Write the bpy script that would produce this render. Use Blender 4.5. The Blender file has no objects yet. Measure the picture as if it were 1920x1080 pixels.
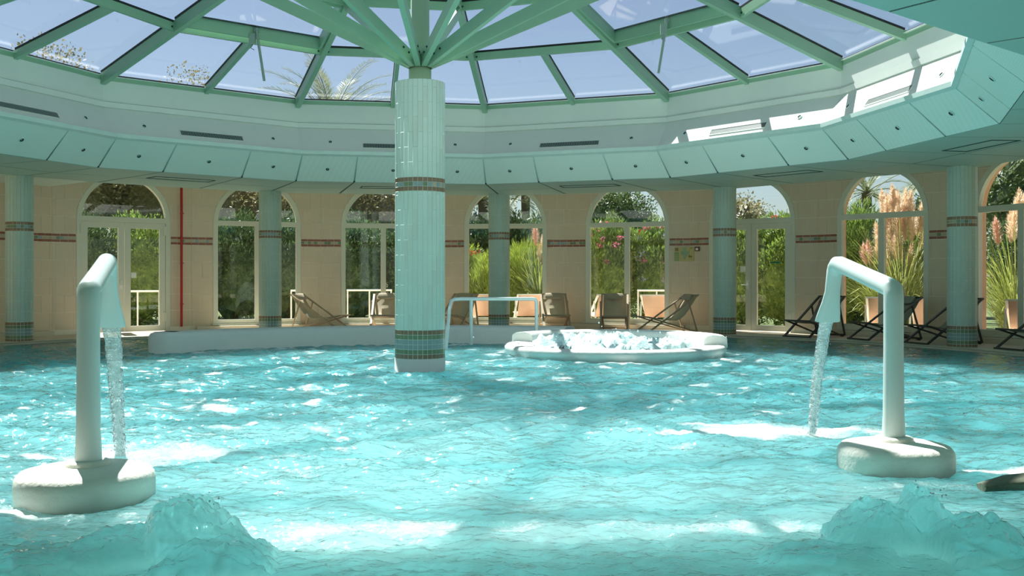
import bpy, math, random
import numpy as np
from mathutils import Vector, Matrix
from math import sin, cos, pi, radians, tan, atan2, sqrt

C = bpy.context.scene.collection
S = bpy.context.scene
random.seed(7)
RNG = np.random.default_rng(11)

# ------------------------------------------------------------------ camera, sky, sun, exposure
CH = 1.14                                  # camera height over the deck
cam_d = bpy.data.cameras.new('camera')
cam_d.lens = 1887 / 1920 * 36
cam_d.sensor_width = 36
cam_d.shift_y = -16 / 1920
cam_d.clip_end = 300
cam = bpy.data.objects.new('camera', cam_d)
C.objects.link(cam)
cam.location = (0, 0, CH)
cam.rotation_euler = (radians(90), 0, 0)
S.camera = cam

SUN_AZ, SUN_EL = radians(-27), radians(57)   # azimuth clockwise from +Y
w = bpy.data.worlds.new('World'); S.world = w; w.use_nodes = True
nt = w.node_tree; nt.nodes.clear()
out = nt.nodes.new('ShaderNodeOutputWorld'); bg = nt.nodes.new('ShaderNodeBackground')
sky = nt.nodes.new('ShaderNodeTexSky'); sky.sky_type = 'NISHITA'; sky.sun_disc = False
sky.sun_elevation = SUN_EL; sky.sun_rotation = SUN_AZ
sky.air_density = 1.0; sky.dust_density = 0.7; sky.ozone_density = 2.0; sky.altitude = 20
hsv = nt.nodes.new('ShaderNodeHueSaturation'); hsv.inputs['Saturation'].default_value = 0.88
nt.links.new(sky.outputs[0], hsv.inputs['Color'])
nt.links.new(hsv.outputs[0], bg.inputs[0]); nt.links.new(bg.outputs[0], out.inputs[0])
bg.inputs[1].default_value = 0.057
sun_d = bpy.data.lights.new('sun', 'SUN'); sun_d.energy = 6.0; sun_d.angle = radians(0.55); sun_d.color = (1, .97, .90)
sun = bpy.data.objects.new('sun', sun_d); C.objects.link(sun)
sd = Vector((sin(SUN_AZ) * cos(SUN_EL), cos(SUN_AZ) * cos(SUN_EL), sin(SUN_EL)))
sun.rotation_euler = sd.to_track_quat('Z', 'Y').to_euler(); sun.location = sd * 60
S.view_settings.view_transform = 'Standard'; S.view_settings.look = 'None'
S.view_settings.gamma = 1; S.view_settings.use_curve_mapping = False
S.view_settings.exposure = 1.0
S.cycles.diffuse_bounces = 6; S.cycles.max_bounces = 14; S.cycles.transparent_max_bounces = 24
S.cycles.caustics_reflective = False; S.cycles.caustics_refractive = False

# ------------------------------------------------------------------ room measures (12-sided ring round a centre column)
CX, CY, PH = -1.184, 12.96, 5.3
RC = 9.67
def A(i): return PH + 30 * i
def P(a, r, z): a = radians(a); return Vector((CX + r * sin(a), CY + r * cos(a), z))
def atpx(px, r, z=0):                        # point at radius r on the far side seen in picture column px
    t = (px - 960) / 1887
    a_, b_, c_ = 1 + t * t, -2 * (CX * t + CY), CX * CX + CY * CY - r * r
    y = (-b_ + sqrt(b_ * b_ - 4 * a_ * c_)) / (2 * a_)
    return Vector((t * y, y, z))

# ------------------------------------------------------------------ materials
def srgb(r, g, b):
    f = lambda c: (c / 255 / 12.92) if c / 255 <= .04045 else ((c / 255 + .055) / 1.055) ** 2.4
    return (f(r), f(g), f(b), 1)
def mat(name, col, rough=.5, metal=0, vary=.08, scale=6, bump=0, bscale=40, spec=.5, trans=0):
    m = bpy.data.materials.new(name); m.use_nodes = True
    n = m.node_tree; p = n.nodes['Principled BSDF']
    p.inputs['Roughness'].default_value = rough; p.inputs['Metallic'].default_value = metal
    p.inputs['Specular IOR Level'].default_value = spec
    geo = n.nodes.new('ShaderNodeNewGeometry')
    tx = n.nodes.new('ShaderNodeTexNoise'); tx.inputs['Scale'].default_value = scale; tx.inputs['Detail'].default_value = 4
    n.links.new(geo.outputs['Position'], tx.inputs['Vector'])
    mx = n.nodes.new('ShaderNodeMix'); mx.data_type = 'RGBA'
    mx.inputs[6].default_value = tuple(min(1, c * (1 - vary)) for c in col[:3]) + (1,)
    mx.inputs[7].default_value = tuple(min(1, c * (1 + vary)) for c in col[:3]) + (1,)
    n.links.new(tx.outputs[0], mx.inputs[0]); n.links.new(mx.outputs[2], p.inputs['Base Color'])
    if bump:
        b = n.nodes.new('ShaderNodeBump'); b.inputs['Strength'].default_value = bump; b.inputs['Distance'].default_value = .01
        t2 = n.nodes.new('ShaderNodeTexNoise'); t2.inputs['Scale'].default_value = bscale; t2.inputs['Detail'].default_value = 5
        n.links.new(geo.outputs['Position'], t2.inputs['Vector'])
        n.links.new(t2.outputs[0], b.inputs['Height']); n.links.new(b.outputs[0], p.inputs['Normal'])
    return m
def perforated(name, col, flat=False):
    m = mat(name, col, .55, vary=.04, scale=1.5)
    n = m.node_tree; p = n.nodes['Principled BSDF']
    geo = n.nodes.new('ShaderNodeNewGeometry')
    v = n.nodes.new('ShaderNodeTexVoronoi'); v.inputs['Scale'].default_value = 55; v.inputs['Randomness'].default_value = 0
    if flat: v.voronoi_dimensions = '2D'; v.inputs['Scale'].default_value = 62
    n.links.new(geo.outputs['Position'], v.inputs['Vector'])
    r = n.nodes.new('ShaderNodeMapRange'); r.inputs[1].default_value = .18; r.inputs[2].default_value = .26
    n.links.new(v.outputs['Distance'], r.inputs[0])
    old = p.inputs['Base Color'].links[0].from_socket
    mx = n.nodes.new('ShaderNodeMix'); mx.data_type = 'RGBA'
    mx.inputs[6].default_value = tuple(c * .72 for c in col[:3]) + (1,)
    n.links.new(r.outputs[0], mx.inputs[0]); n.links.new(old, mx.inputs[7]); n.links.new(mx.outputs[2], p.inputs['Base Color'])
    return m
def glass(name, tint, refl=.9, rough=0.0, haze=0.0, hazecol=(.8, .78, .7, 1)):
    m = bpy.data.materials.new(name); m.use_nodes = True; n = m.node_tree; n.nodes.clear()
    o = n.nodes.new('ShaderNodeOutputMaterial'); tr = n.nodes.new('ShaderNodeBsdfTransparent'); tr.inputs[0].default_value = tint
    gl = n.nodes.new('ShaderNodeBsdfGlossy'); gl.inputs['Roughness'].default_value = rough
    lw = n.nodes.new('ShaderNodeLayerWeight'); lw.inputs[0].default_value = .5
    pw = n.nodes.new('ShaderNodeMath'); pw.operation = 'POWER'; pw.inputs[1].default_value = 5; n.links.new(lw.outputs['Facing'], pw.inputs[0])
    ml = n.nodes.new('ShaderNodeMath'); ml.operation = 'MULTIPLY_ADD'; ml.inputs[1].default_value = refl * .96; ml.inputs[2].default_value = refl * .04
    mx = n.nodes.new('ShaderNodeMixShader')
    n.links.new(pw.outputs[0], ml.inputs[0]); n.links.new(ml.outputs[0], mx.inputs[0])
    n.links.new(tr.outputs[0], mx.inputs[1]); n.links.new(gl.outputs[0], mx.inputs[2])
    last = mx
    if haze:
        d = n.nodes.new('ShaderNodeBsdfDiffuse'); d.inputs[0].default_value = hazecol
        t = n.nodes.new('ShaderNodeTexNoise'); t.inputs['Scale'].default_value = 1.2
        g = n.nodes.new('ShaderNodeNewGeometry'); n.links.new(g.outputs['Position'], t.inputs['Vector'])
        k = n.nodes.new('ShaderNodeMath'); k.operation = 'MULTIPLY'; k.inputs[1].default_value = haze
        n.links.new(t.outputs[0], k.inputs[0])
        m2 = n.nodes.new('ShaderNodeMixShader'); n.links.new(k.outputs[0], m2.inputs[0])
        n.links.new(mx.outputs[0], m2.inputs[1]); n.links.new(d.outputs[0], m2.inputs[2]); last = m2
    n.links.new(last.outputs[0], o.inputs[0])
    return m
def leafmat(name, c1, c2, scale=3.0):
    m = bpy.data.materials.new(name); m.use_nodes = True; n = m.node_tree
    p = n.nodes['Principled BSDF']; p.inputs['Roughness'].default_value = .45
    geo = n.nodes.new('ShaderNodeNewGeometry')
    tx = n.nodes.new('ShaderNodeTexNoise'); tx.inputs['Scale'].default_value = scale; tx.inputs['Detail'].default_value = 8
    tx.inputs['Roughness'].default_value = .8
    n.links.new(geo.outputs['Position'], tx.inputs['Vector'])
    rp = n.nodes.new('ShaderNodeMapRange'); rp.inputs[1].default_value = .35; rp.inputs[2].default_value = .65
    n.links.new(tx.outputs[0], rp.inputs[0])
    mx = n.nodes.new('ShaderNodeMix'); mx.data_type = 'RGBA'; mx.inputs[6].default_value = c1; mx.inputs[7].default_value = c2
    n.links.new(rp.outputs[0], mx.inputs[0]); n.links.new(mx.outputs[2], p.inputs['Base Color'])
    tl = n.nodes.new('ShaderNodeBsdfTranslucent'); n.links.new(mx.outputs[2], tl.inputs[0])
    ms = n.nodes.new('ShaderNodeMixShader'); ms.inputs[0].default_value = .35
    o = n.nodes['Material Output']
    n.links.new(p.outputs[0], ms.inputs[1]); n.links.new(tl.outputs[0], ms.inputs[2]); n.links.new(ms.outputs[0], o.inputs[0])
    return m

M = {}
M['green'] = mat('green paint', srgb(148, 184, 156), .42, vary=.05)
M['green2'] = mat('hub green paint', srgb(160, 192, 156), .42, vary=.05)
M['gasket'] = mat('black gasket', srgb(28, 32, 30), .6)
M['cream'] = mat('cream plaster', srgb(226, 230, 224), .75, vary=.03, bump=.1)
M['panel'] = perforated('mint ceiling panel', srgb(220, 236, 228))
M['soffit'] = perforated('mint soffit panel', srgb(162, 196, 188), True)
M['seam'] = mat('dark seam', srgb(40, 70, 68), .8)
M['trimmint'] = mat('mint trim', srgb(204, 224, 217), .5)
M['beige'] = mat('beige wall tile', srgb(220, 202, 180), .38, vary=.06, scale=2.5, bump=.05)
M['grout'] = mat('beige grout', srgb(244, 236, 220), .8)
M['stucco'] = mat('outside stucco', srgb(214, 170, 138), .8, bump=.2)
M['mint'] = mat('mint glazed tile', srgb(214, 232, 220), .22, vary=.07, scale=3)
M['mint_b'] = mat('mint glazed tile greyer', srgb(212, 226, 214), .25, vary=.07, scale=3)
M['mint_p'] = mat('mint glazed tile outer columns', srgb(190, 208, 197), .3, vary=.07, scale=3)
M['mgrout'] = mat('pale grout', srgb(226, 240, 232), .7)
M['brown'] = mat('brown mosaic', srgb(140, 112, 86), .3, vary=.25, scale=14)
M['red'] = mat('russet mosaic', srgb(150, 88, 66), .35, vary=.2, scale=10)
M['olive'] = mat('green mosaic', srgb(116, 134, 100), .3, vary=.2, scale=14)
M['blue'] = mat('blue grey mosaic', srgb(146, 164, 164), .3, vary=.15, scale=14)
M['sand'] = mat('sand mosaic', srgb(188, 176, 150), .3, vary=.1, scale=14)
M['pvc'] = mat('white window frame', srgb(222, 222, 208), .4, vary=.03)
M['glass'] = glass('window glass', (.925, .955, .945, 1), .8)
M['roofglass'] = glass('roof glass', (.925, .945, .965, 1), .8, haze=.012, hazecol=(.85, .85, .85, 1))
M['deck'] = mat('deck stone', srgb(214, 196, 174), .6, vary=.08, scale=5, bump=.15, bscale=60)
M['ledge'] = mat('ledge stone', srgb(214, 204, 184), .5, vary=.06)
M['poolfloor'] = mat('pool floor', srgb(120, 215, 222), .6, vary=.05, scale=2)
M['poolwhite'] = mat('white pool resin', srgb(226, 228, 222), .38, vary=.03, bump=.5, bscale=22)
M['resin'] = mat('white fountain resin', srgb(206, 218, 214), .3, vary=.02)
M['basewhite'] = mat('rough white plaster', srgb(232, 230, 218), .6, vary=.05, bump=.6, bscale=30)
M['steelwhite'] = mat('white tube', srgb(226, 238, 236), .25)
M['frameW'] = mat('weathered chair frame', srgb(176, 156, 130), .5)
M['frameD'] = mat('dark chair frame', srgb(70, 68, 60), .45)
M['sling'] = mat('taupe sling', srgb(204, 188, 164), .8, bump=.3, bscale=300)
M['slingD'] = mat('charcoal sling', srgb(150, 150, 136), .8, bump=.3, bscale=300)
M['cushion'] = mat('headrest cushion', srgb(180, 166, 146), .8, bump=.3, bscale=300)
M['slingP'] = mat('peach mesh sling', srgb(226, 188, 164), .8)
M['white'] = mat('white plastic', srgb(240, 240, 236), .4)
M['redpipe'] = mat('red pipe paint', srgb(176, 26, 30), .35)
M['grey'] = mat('grey motor', srgb(150, 165, 158), .4)
M['dark'] = mat('dark hole', srgb(30, 45, 44), .7)
M['lens'] = mat('lamp lens', srgb(150, 172, 168), .2)
M['rock'] = mat('dark stone lip', srgb(108, 112, 92), .6, vary=.3, scale=20, bump=.6)
M['paving'] = mat('terrace paving', srgb(214, 196, 170), .8, vary=.08)
M['soil'] = mat('garden soil and grass', srgb(96, 110, 60), .9, vary=.3, scale=3)
M['bark'] = mat('bark', srgb(110, 92, 74), .9, vary=.2, scale=12)
M['ole'] = leafmat('oleander leaf', srgb(70, 108, 36), srgb(168, 190, 96), 6)
M['oled'] = leafmat('dark oleander leaf', srgb(34, 62, 36), srgb(112, 140, 84), 7)
M['lime'] = leafmat('lime shrub leaf', srgb(116, 142, 46), srgb(190, 204, 96), 5)
M['olive_l'] = leafmat('olive tree leaf', srgb(108, 102, 64), srgb(176, 164, 118), 4)
M['treed'] = leafmat('dark tree leaf', srgb(40, 64, 34), srgb(116, 138, 76), 4)
M['palm'] = leafmat('palm frond', srgb(92, 108, 70), srgb(168, 172, 128), 3)
M['grassb'] = leafmat('pampas blade', srgb(104, 124, 52), srgb(186, 192, 108), 5)
M['plume'] = leafmat('pampas plume', srgb(240, 214, 184), srgb(255, 242, 222), 9)
M['plume2'] = leafmat('pink pampas plume', srgb(226, 182, 164), srgb(244, 214, 196), 9)
M['pink'] = leafmat('pink blossom', srgb(232, 110, 150), srgb(246, 160, 186), 8)
M['crimson'] = leafmat('crimson blossom', srgb(216, 26, 50), srgb(238, 60, 80), 8)
M['lilac'] = leafmat('lilac blossom', srgb(186, 190, 226), srgb(216, 216, 240), 8)

# ------------------------------------------------------------------ mesh helpers
class MB:
    def __init__(s): s.v = []; s.f = []; s.m = []; s.sm = []
    def add(s, vs, fs, mi=0, smooth=False):
        k = len(s.v); s.v += [tuple(p) for p in vs]
        s.f += [tuple(i + k for i in f) for f in fs]; s.m += [mi] * len(fs); s.sm += [smooth] * len(fs)
    def quadplate(s, q, th, mi=0):                # q four points, thickness away from the visible side
        q = [Vector(p) for p in q]; n = (q[1] - q[0]).cross(q[3] - q[0]).normalized() * th
        s.add(q + [p + n for p in q], [(3, 2, 1, 0), (4, 5, 6, 7), (0, 1, 5, 4), (1, 2, 6, 5), (2, 3, 7, 6), (3, 0, 4, 7)], mi)
    def poly(s, pts, th, mi=0):                   # convex or simple outline with thickness vector
        n = len(pts); t = Vector(th)
        s.add([Vector(p) for p in pts] + [Vector(p) + t for p in pts],
              [tuple(range(n))[::-1], tuple(range(n, 2 * n))] + [(i, (i + 1) % n, n + (i + 1) % n, n + i) for i in range(n)], mi)
    def box(s, c, sz, rz=0, mi=0):
        c = Vector(c); R = Matrix.Rotation(rz, 3, 'Z'); x, y, z = [k / 2 for k in sz]
        vs = [c + R @ Vector((a * x, b * y, d * z)) for d in (-1, 1) for a, b in ((-1, -1), (1, -1), (1, 1), (-1, 1))]
        s.add(vs, [(3, 2, 1, 0), (4, 5, 6, 7), (0, 1, 5, 4), (1, 2, 6, 5), (2, 3, 7, 6), (3, 0, 4, 7)], mi)
    def beam(s, p0, p1, wd, dp, up=(0, 0, 1), mi=0):
        p0, p1 = Vector(p0), Vector(p1); d = (p1 - p0).normalized(); sd_ = d.cross(Vector(up)).normalized() * wd / 2
        u = sd_.cross(d).normalized() * dp / 2
        vs = [p + a * sd_ + b * u for p in (p0, p1) for a, b in ((-1, -1), (1, -1), (1, 1), (-1, 1))]
        s.add(vs, [(3, 2, 1, 0), (4, 5, 6, 7), (0, 1, 5, 4), (1, 2, 6, 5), (2, 3, 7, 6), (3, 0, 4, 7)], mi)
    def tube(s, pts, rad, n=12, mi=0, caps=True):
        pts = [Vector(p) for p in pts]; rad = rad if isinstance(rad, (list, tuple)) else [rad] * len(pts)
        vs = []; prev = None
        for i, p in enumerate(pts):
            d = (pts[min(i + 1, len(pts) - 1)] - pts[max(i - 1, 0)]).normalized()
            if prev is None:
                a = d.orthogonal().normalized()
            else:
                a = (prev - d * prev.dot(d)).normalized()
            prev = a; b = d.cross(a)
            r = rad[i]; ra, rb = r if isinstance(r, tuple) else (r, r)
            vs += [p + a * cos(2 * pi * k / n) * ra + b * sin(2 * pi * k / n) * rb for k in range(n)]
        fs = [(i * n + k, i * n + (k + 1) % n, (i + 1) * n + (k + 1) % n, (i + 1) * n + k) for i in range(len(pts) - 1) for k in range(n)]
        s.add(vs, fs, mi, True)
        if caps:
            s.add(vs[:n], [tuple(range(n))[::-1]], mi); s.add(vs[-n:], [tuple(range(n))], mi)
    def lathe(s, c, prof, n=48, mi=0, a0=0, a1=2 * pi, smooth=True, sx=1.0, sy=1.0, wob=None):
        c = Vector(c); full = abs(a1 - a0 - 2 * pi) < 1e-6; nn = n if full else n + 1
        vs = []
        for r, z in prof:
            for k in range(nn):
                a = a0 + (a1 - a0) * k / n
                q = 1 if wob is None else wob(a, z)
                vs.append(c + Vector((r * q * sx * sin(a), r * q * sy * cos(a), z)))
        fs = []
        for i in range(len(prof) - 1):
            for k in range(n):
                k2 = (k + 1) % nn if full else k + 1
                fs.append((i * nn + k, (i + 1) * nn + k, (i + 1) * nn + k2, i * nn + k2))
        s.add(vs, fs, mi, smooth)
    def quads(s, arr, mi=0):                      # arr (N,4,3)
        k = len(s.v); N = len(arr); s.v += [tuple(p) for p in arr.reshape(-1, 3).tolist()]
        s.f += [(k + 4 * i, k + 4 * i + 1, k + 4 * i + 2, k + 4 * i + 3) for i in range(N)]; s.m += [mi] * N; s.sm += [False] * N
    def mesh(s, name, mats, origin=None):
        me = bpy.data.meshes.new(name)
        v = s.v
        if origin is not None:
            o = Vector(origin); v = [tuple(Vector(p) - o) for p in v]
        me.from_pydata(v, [], s.f)
        for m_ in (mats if isinstance(mats, (list, tuple)) else [mats]): me.materials.append(m_)
        me.polygons.foreach_set('material_index', s.m); me.polygons.foreach_set('use_smooth', s.sm)
        me.update()
        return me
    def obj(s, name, mats, parent=None, kind=None, label=None, cat=None, group=None, origin=None):
        me = s.mesh(name, mats, origin)
        o = bpy.data.objects.new(name, me); C.objects.link(o)
        if origin is not None: o.location = origin
        if parent is not None:
            o.parent = parent
        if kind: o['kind'] = kind
        if label: o['label'] = label
        if cat: o['category'] = cat
        if group: o['group'] = group
        return o
def thing(name, label, cat, loc=(0, 0, 0), rz=0, group=None):
    o = bpy.data.objects.new(name, None); C.objects.link(o); o.location = loc; o.rotation_euler = (0, 0, rz)
    o.empty_display_size = .1; o['label'] = label; o['category'] = cat
    if group: o['group'] = group
    return o
def dup(root, loc, rz, label, group=None):
    def cp(o, par):
        c = o.copy(); C.objects.link(c); c.parent = par
        for ch in o.children: cp(ch, c)
        return c
    r = cp(root, None); r.location = loc; r.rotation_euler = (0, 0, rz); r['label'] = label
    if group: r['group'] = group
    return r
def link_copy(me, name, parent, loc=None, kind=None):
    o = bpy.data.objects.new(name, me); C.objects.link(o); o.parent = parent
    if loc is not None: o.location = loc
    if kind: o['kind'] = kind
    return o
def F(i, t, r, z):                                # point on ring facet between vertex i and i+1
    return P(A(i), r, z).lerp(P(A(i + 1), r, z), t)

# value noise for water
_tab = RNG.random((256, 256))
def vnoise(x, y):
    xi = np.floor(x).astype(int); yi = np.floor(y).astype(int); fx = x - xi; fy = y - yi
    fx = fx * fx * (3 - 2 * fx); fy = fy * fy * (3 - 2 * fy)
    g = lambda a, b: _tab[a & 255, b & 255]
    return (g(xi, yi) * (1 - fx) + g(xi + 1, yi) * fx) * (1 - fy) + (g(xi, yi + 1) * (1 - fx) + g(xi + 1, yi + 1) * fx) * fy
def fbm(x, y, o=4, g=.5):
    s = np.zeros_like(x); a = 1; t = 0
    for k in range(o):
        s += a * vnoise(x * 2 ** k + 17.3 * k, y * 2 ** k + 5.1 * k); t += a; a *= g
    return s / t

# ================================================================== SETTING
RW = 11.2                                         # wall vertices, 24 sides
ZS, ZW, ZM = 3.04, 3.54, 4.16                     # soffit, foot of the cream slope, moulding
HX0, HX1, HY0 = -12.4, 10.05, -5.0                # the hall behind the camera
def star(th, kind):                               # outline radius round the ring centre at angle th (degrees)
    a = radians(th); dx, dy = sin(a), cos(a)
    if kind == 'pool':
        r = 9.3
        x0, x1, y0 = CX - 6.0, CX + 6.0, 1.3
    else:
        r = 11.3
        x0, x1, y0 = HX0, HX1, HY0
    if dy < 0:
        k = []
        if dx > 1e-9: k.append((x1 - CX) / dx)
        if dx < -1e-9: k.append((x0 - CX) / dx)
        k.append((y0 - CY) / dy)
        r = max(r, min(k)) if kind == 'pool' else min(k)
    return r
def hallcap(mb, r0f, z0, z1, kind='hall', n=240, down=False, mi=0):
    pass
# floor (deck ring)
mb = MB(); N = 288
ri = [star(360 * k / N, 'pool') for k in range(N)]; ro = [star(360 * k / N, 'hall') + .15 for k in range(N)]
vs = []
for k in range(N):
    a = 360 * k / N
    vs += [P(a, ri[k], -.25), P(a, ri[k], -.012), P(a, ri[k] + .02, 0), P(a, ro[k], 0)]
mb.add(vs, [(4 * k + j, 4 * k + j + 1, 4 * ((k + 1) % N) + j + 1, 4 * ((k + 1) % N) + j) for k in range(N) for j in range(3)])
fl = mb.obj('floor', M['deck'], kind='structure')
mb = MB()
for k in range(N):
    a = 360 * k / N
    if ri[k] < 9.31:
        mb.quadplate([P(a, 9.3, .002), P(a + 360 / N - .02, 9.3, .002), P(a + 360 / N - .02, 9.62, .002), P(a, 9.62, .002)], .012)
mb.obj('coping', M['ledge'], fl)
# pool basin
mb = MB(); vs = []
for k in range(N):
    a = 360 * k / N; vs += [P(a, ri[k], -.24), P(a, ri[k], -1.3)]
mb.add(vs, [(2 * k, 2 * ((k + 1) % N), 2 * ((k + 1) % N) + 1, 2 * k + 1) for k in range(N)])
mb.add([P(360 * k / N, ri[k], -1.3) for k in range(N)], [tuple(range(N))[::-1]])
mb.obj('pool_basin', M['poolfloor'], kind='structure')

# ------------------------------------------------------------------ walls with arched openings
W_HALF, SPRING, SILL = .985, 2.415, .14
half = RW * sin(radians(7.5)); apo = RW * cos(radians(7.5))
def circ(v):
    return sqrt(max(0, W_HALF ** 2 - max(0, v - SPRING) ** 2)) if v < SPRING + W_HALF else 0
facets = list(range(-6, 6))                       # facet centre angle PH+15k
DOORS = {-3, 2}; WINDOWS = {-2, -1, 0, 1, 3, 4}; SOLID = {-4}
def fl_pt(k, u, v, d=0):                          # facet local: u along wall to the right, v up, d outward
    a = radians(PH + 15 * k); c = Vector((CX + (apo + d) * sin(a), CY + (apo + d) * cos(a), v))
    return c + Vector((cos(a), -sin(a), 0)) * u
def outn(k):
    a = radians(PH + 15 * k); return Vector((sin(a), cos(a), 0))
wall = MB(); wallo = MB(); ZT = 4.5
for k in facets:
    lo = 0 if k in DOORS else SILL
    n = outn(k)
    if k in SOLID:
        wall.poly([fl_pt(k, -half, 0), fl_pt(k, half, 0), fl_pt(k, half, ZT), fl_pt(k, -half, ZT)], n * .28)
        continue
    vv = [0, SPRING] + [SPRING + W_HALF * sin(pi / 2 * j / 12) for j in range(1, 13)]
    for s in (-1, 1):
        for v0, v1 in zip(vv[:-1], vv[1:]):
            wall.poly([fl_pt(k, s * circ(v0), v0), fl_pt(k, s * half, v0), fl_pt(k, s * half, v1), fl_pt(k, s * circ(v1), v1)][::s], n * .28)
    wall.poly([fl_pt(k, -half, SPRING + W_HALF), fl_pt(k, half, SPRING + W_HALF), fl_pt(k, half, ZT), fl_pt(k, -half, ZT)], n * .28)
    if lo: wall.poly([fl_pt(k, -W_HALF, 0), fl_pt(k, W_HALF, 0), fl_pt(k, W_HALF, lo), fl_pt(k, -W_HALF, lo)], n * .28)
    # stucco reveal lining outside the frame
    ol = [(-W_HALF, lo)] + [(-circ(v), v) for v in vv[1:]] + [(circ(v), v) for v in vv[::-1][1:-1]] + [(W_HALF, lo)]
    for (u0, v0), (u1, v1) in zip(ol[:-1], ol[1:]):
        f_ = .012
        q = [fl_pt(k, u0, v0, .10), fl_pt(k, u1, v1, .10), fl_pt(k, u1, v1, .30), fl_pt(k, u0, v0, .30)]
        cc = fl_pt(k, 0, SPRING if v0 >= SPRING else v0, .2)
        inn = [p + (Vector(cc) - p).normalized() * 0 for p in q]
        if abs(u0) < 1e-6 and abs(u1) < 1e-6: continue
        sh = []
        for (u_, v_), p in zip(((u0, v0), (u1, v1), (u1, v1), (u0, v0)), q):
            if v_ > SPRING: L = sqrt(u_ * u_ + (v_ - SPRING) ** 2); du, dv = -u_ / L * f_, -(v_ - SPRING) / L * f_
            else: du, dv = (f_ if u_ < 0 else -f_), 0
            sh.append(p + Vector((cos(radians(PH + 15 * k)), -sin(radians(PH + 15 * k)), 0)) * du + Vector((0, 0, dv)))
        wallo.add(sh, [(0, 1, 2, 3)])
wb = wall.obj('wall_back', M['grout'], kind='structure')
wallo.obj('reveal', M['stucco'], wb)
# tiles: .35 running bond, one object each; mosaic band joined
rows = [(.10, .46), (.46, .82), (.82, 1.18), (1.18, 1.54), (1.54, 1.905), (2.085, 2.44), (2.44, 2.80), (2.80, 3.16), (3.16, 3.5)]
tile_cache = {}; ntile = 0; restb = MB()
def tile_piece(k, u0, u1, v0, v1, hole):
    g = .004; u0 += g; u1 -= g; v0 += g; v1 -= g
    vs_ = sorted({v0, v1} | ({v for v in [SPRING + W_HALF * j / 70 for j in range(71)] if v0 < v < v1} if hole else set()))
    s = 1 if u0 + u1 > 0 else -1
    L, R_ = [], []
    for v in vs_:
        c = circ(v) + .008 if hole else 0
        a_, b_ = (u0, u1)
        if hole:
            if s > 0: a_ = max(a_, c)
            else: b_ = min(b_, -c)
        if b_ - a_ < .015: continue
        L.append((a_, v)); R_.append((b_, v))
    if len(L) < 2: return None
    return L + R_[::-1]
order = sorted(facets, key=lambda k: abs(k - 0.5))
for k in order:
    if k < -4 or k > 5: continue
    hole = k not in SOLID
    for ri_, (v0, v1) in enumerate(rows):
        off = .175 * (ri_ % 2)
        j0 = int(-half / .35) - 2
        for j in range(j0, -j0 + 1):
            u0 = max(-half, j * .35 + off); u1 = min(half, (j + 1) * .35 + off)
            if u1 - u0 < .02: continue
            pieces = [(u0, u1)]
            if hole and u0 < 0 < u1 and v1 > SPRING: pieces = [(u0, 0), (0, u1)]
            for a_, b_ in pieces:
                if hole and max(abs(a_), abs(b_)) < circ(v0) + .02 and max(abs(a_), abs(b_)) < circ(v1) + .02: continue
                if hole and v1 <= SPRING:
                    if a_ < 0 < b_: 
                        continue
                    if a_ >= 0: a_ = max(a_, W_HALF + .008)
                    else: b_ = min(b_, -W_HALF - .008)
                    if b_ - a_ < .015: continue
                pg = tile_piece(k, a_, b_, v0, v1, hole)
                if not pg: continue
                pts = [fl_pt(k, u, v, 0) for u, v in pg]
                if k in (-5, -4, 5) or ntile >= 298 or (v0 >= 3.1):
                    restb.poly(pts, -outn(k) * .006)
                else:
                    t = MB(); t.poly(pts, -outn(k) * (.005 + .002 * random.random())); t.obj('tile', M['beige'], wb); ntile += 1
restb.obj('tile_field', M['beige'], wb, kind='stuff')
band = MB()
for k in range(-5, 6):
    hole = k not in SOLID
    segs = [(-half, -W_HALF - .01), (W_HALF + .01, half)] if hole else [(-half, half)]
    for s0, s1 in segs:
        n_ = max(1, round((s1 - s0) / .155)); w_ = (s1 - s0) / n_
        for j in range(n_):
            a_ = s0 + j * w_
            for v0, v1, mi, sub in ((1.912, 1.962, 0, 1), (1.968, 2.026, 1, 2), (2.032, 2.08, 0, 1)):
                for q in range(sub):
                    x0 = a_ + w_ * q / sub + .004; x1 = a_ + w_ * (q + 1) / sub - .004
                    m_ = mi if mi == 0 else random.choice([1, 2, 1, 3])
                    band.poly([fl_pt(k, x0, v0, 0), fl_pt(k, x1, v0, 0), fl_pt(k, x1, v1, 0), fl_pt(k, x0, v1, 0)], -outn(k) * .007, m_)
band.obj('mosaic_band', [M['red'], M['sand'], M['olive'], M['blue']], wb, kind='stuff')
# low ledge along the wall foot
led = MB()
for k in range(-5, 6):
    if k in DOORS: continue
    def L_(u, v, d): return fl_pt(k, u, v, d)
    ua, ub = -half + (.0 if (k - 1) not in DOORS else .1), half - (.0 if (k + 1) not in DOORS else .1)
    e0 = .26
    led.add([L_(ua, 0, -e0), L_(ub, 0, -e0), L_(ub, .10, -e0), L_(ua, .10, -e0), L_(ub, .10, 0), L_(ua, .10, 0), L_(ub, 0, 0), L_(ua, 0, 0)],
            [(0, 1, 2, 3), (3, 2, 4, 5), (0, 3, 5, 7), (1, 6, 4, 2)])
led.obj('trim_1', M['ledge'], kind='structure')
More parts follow.
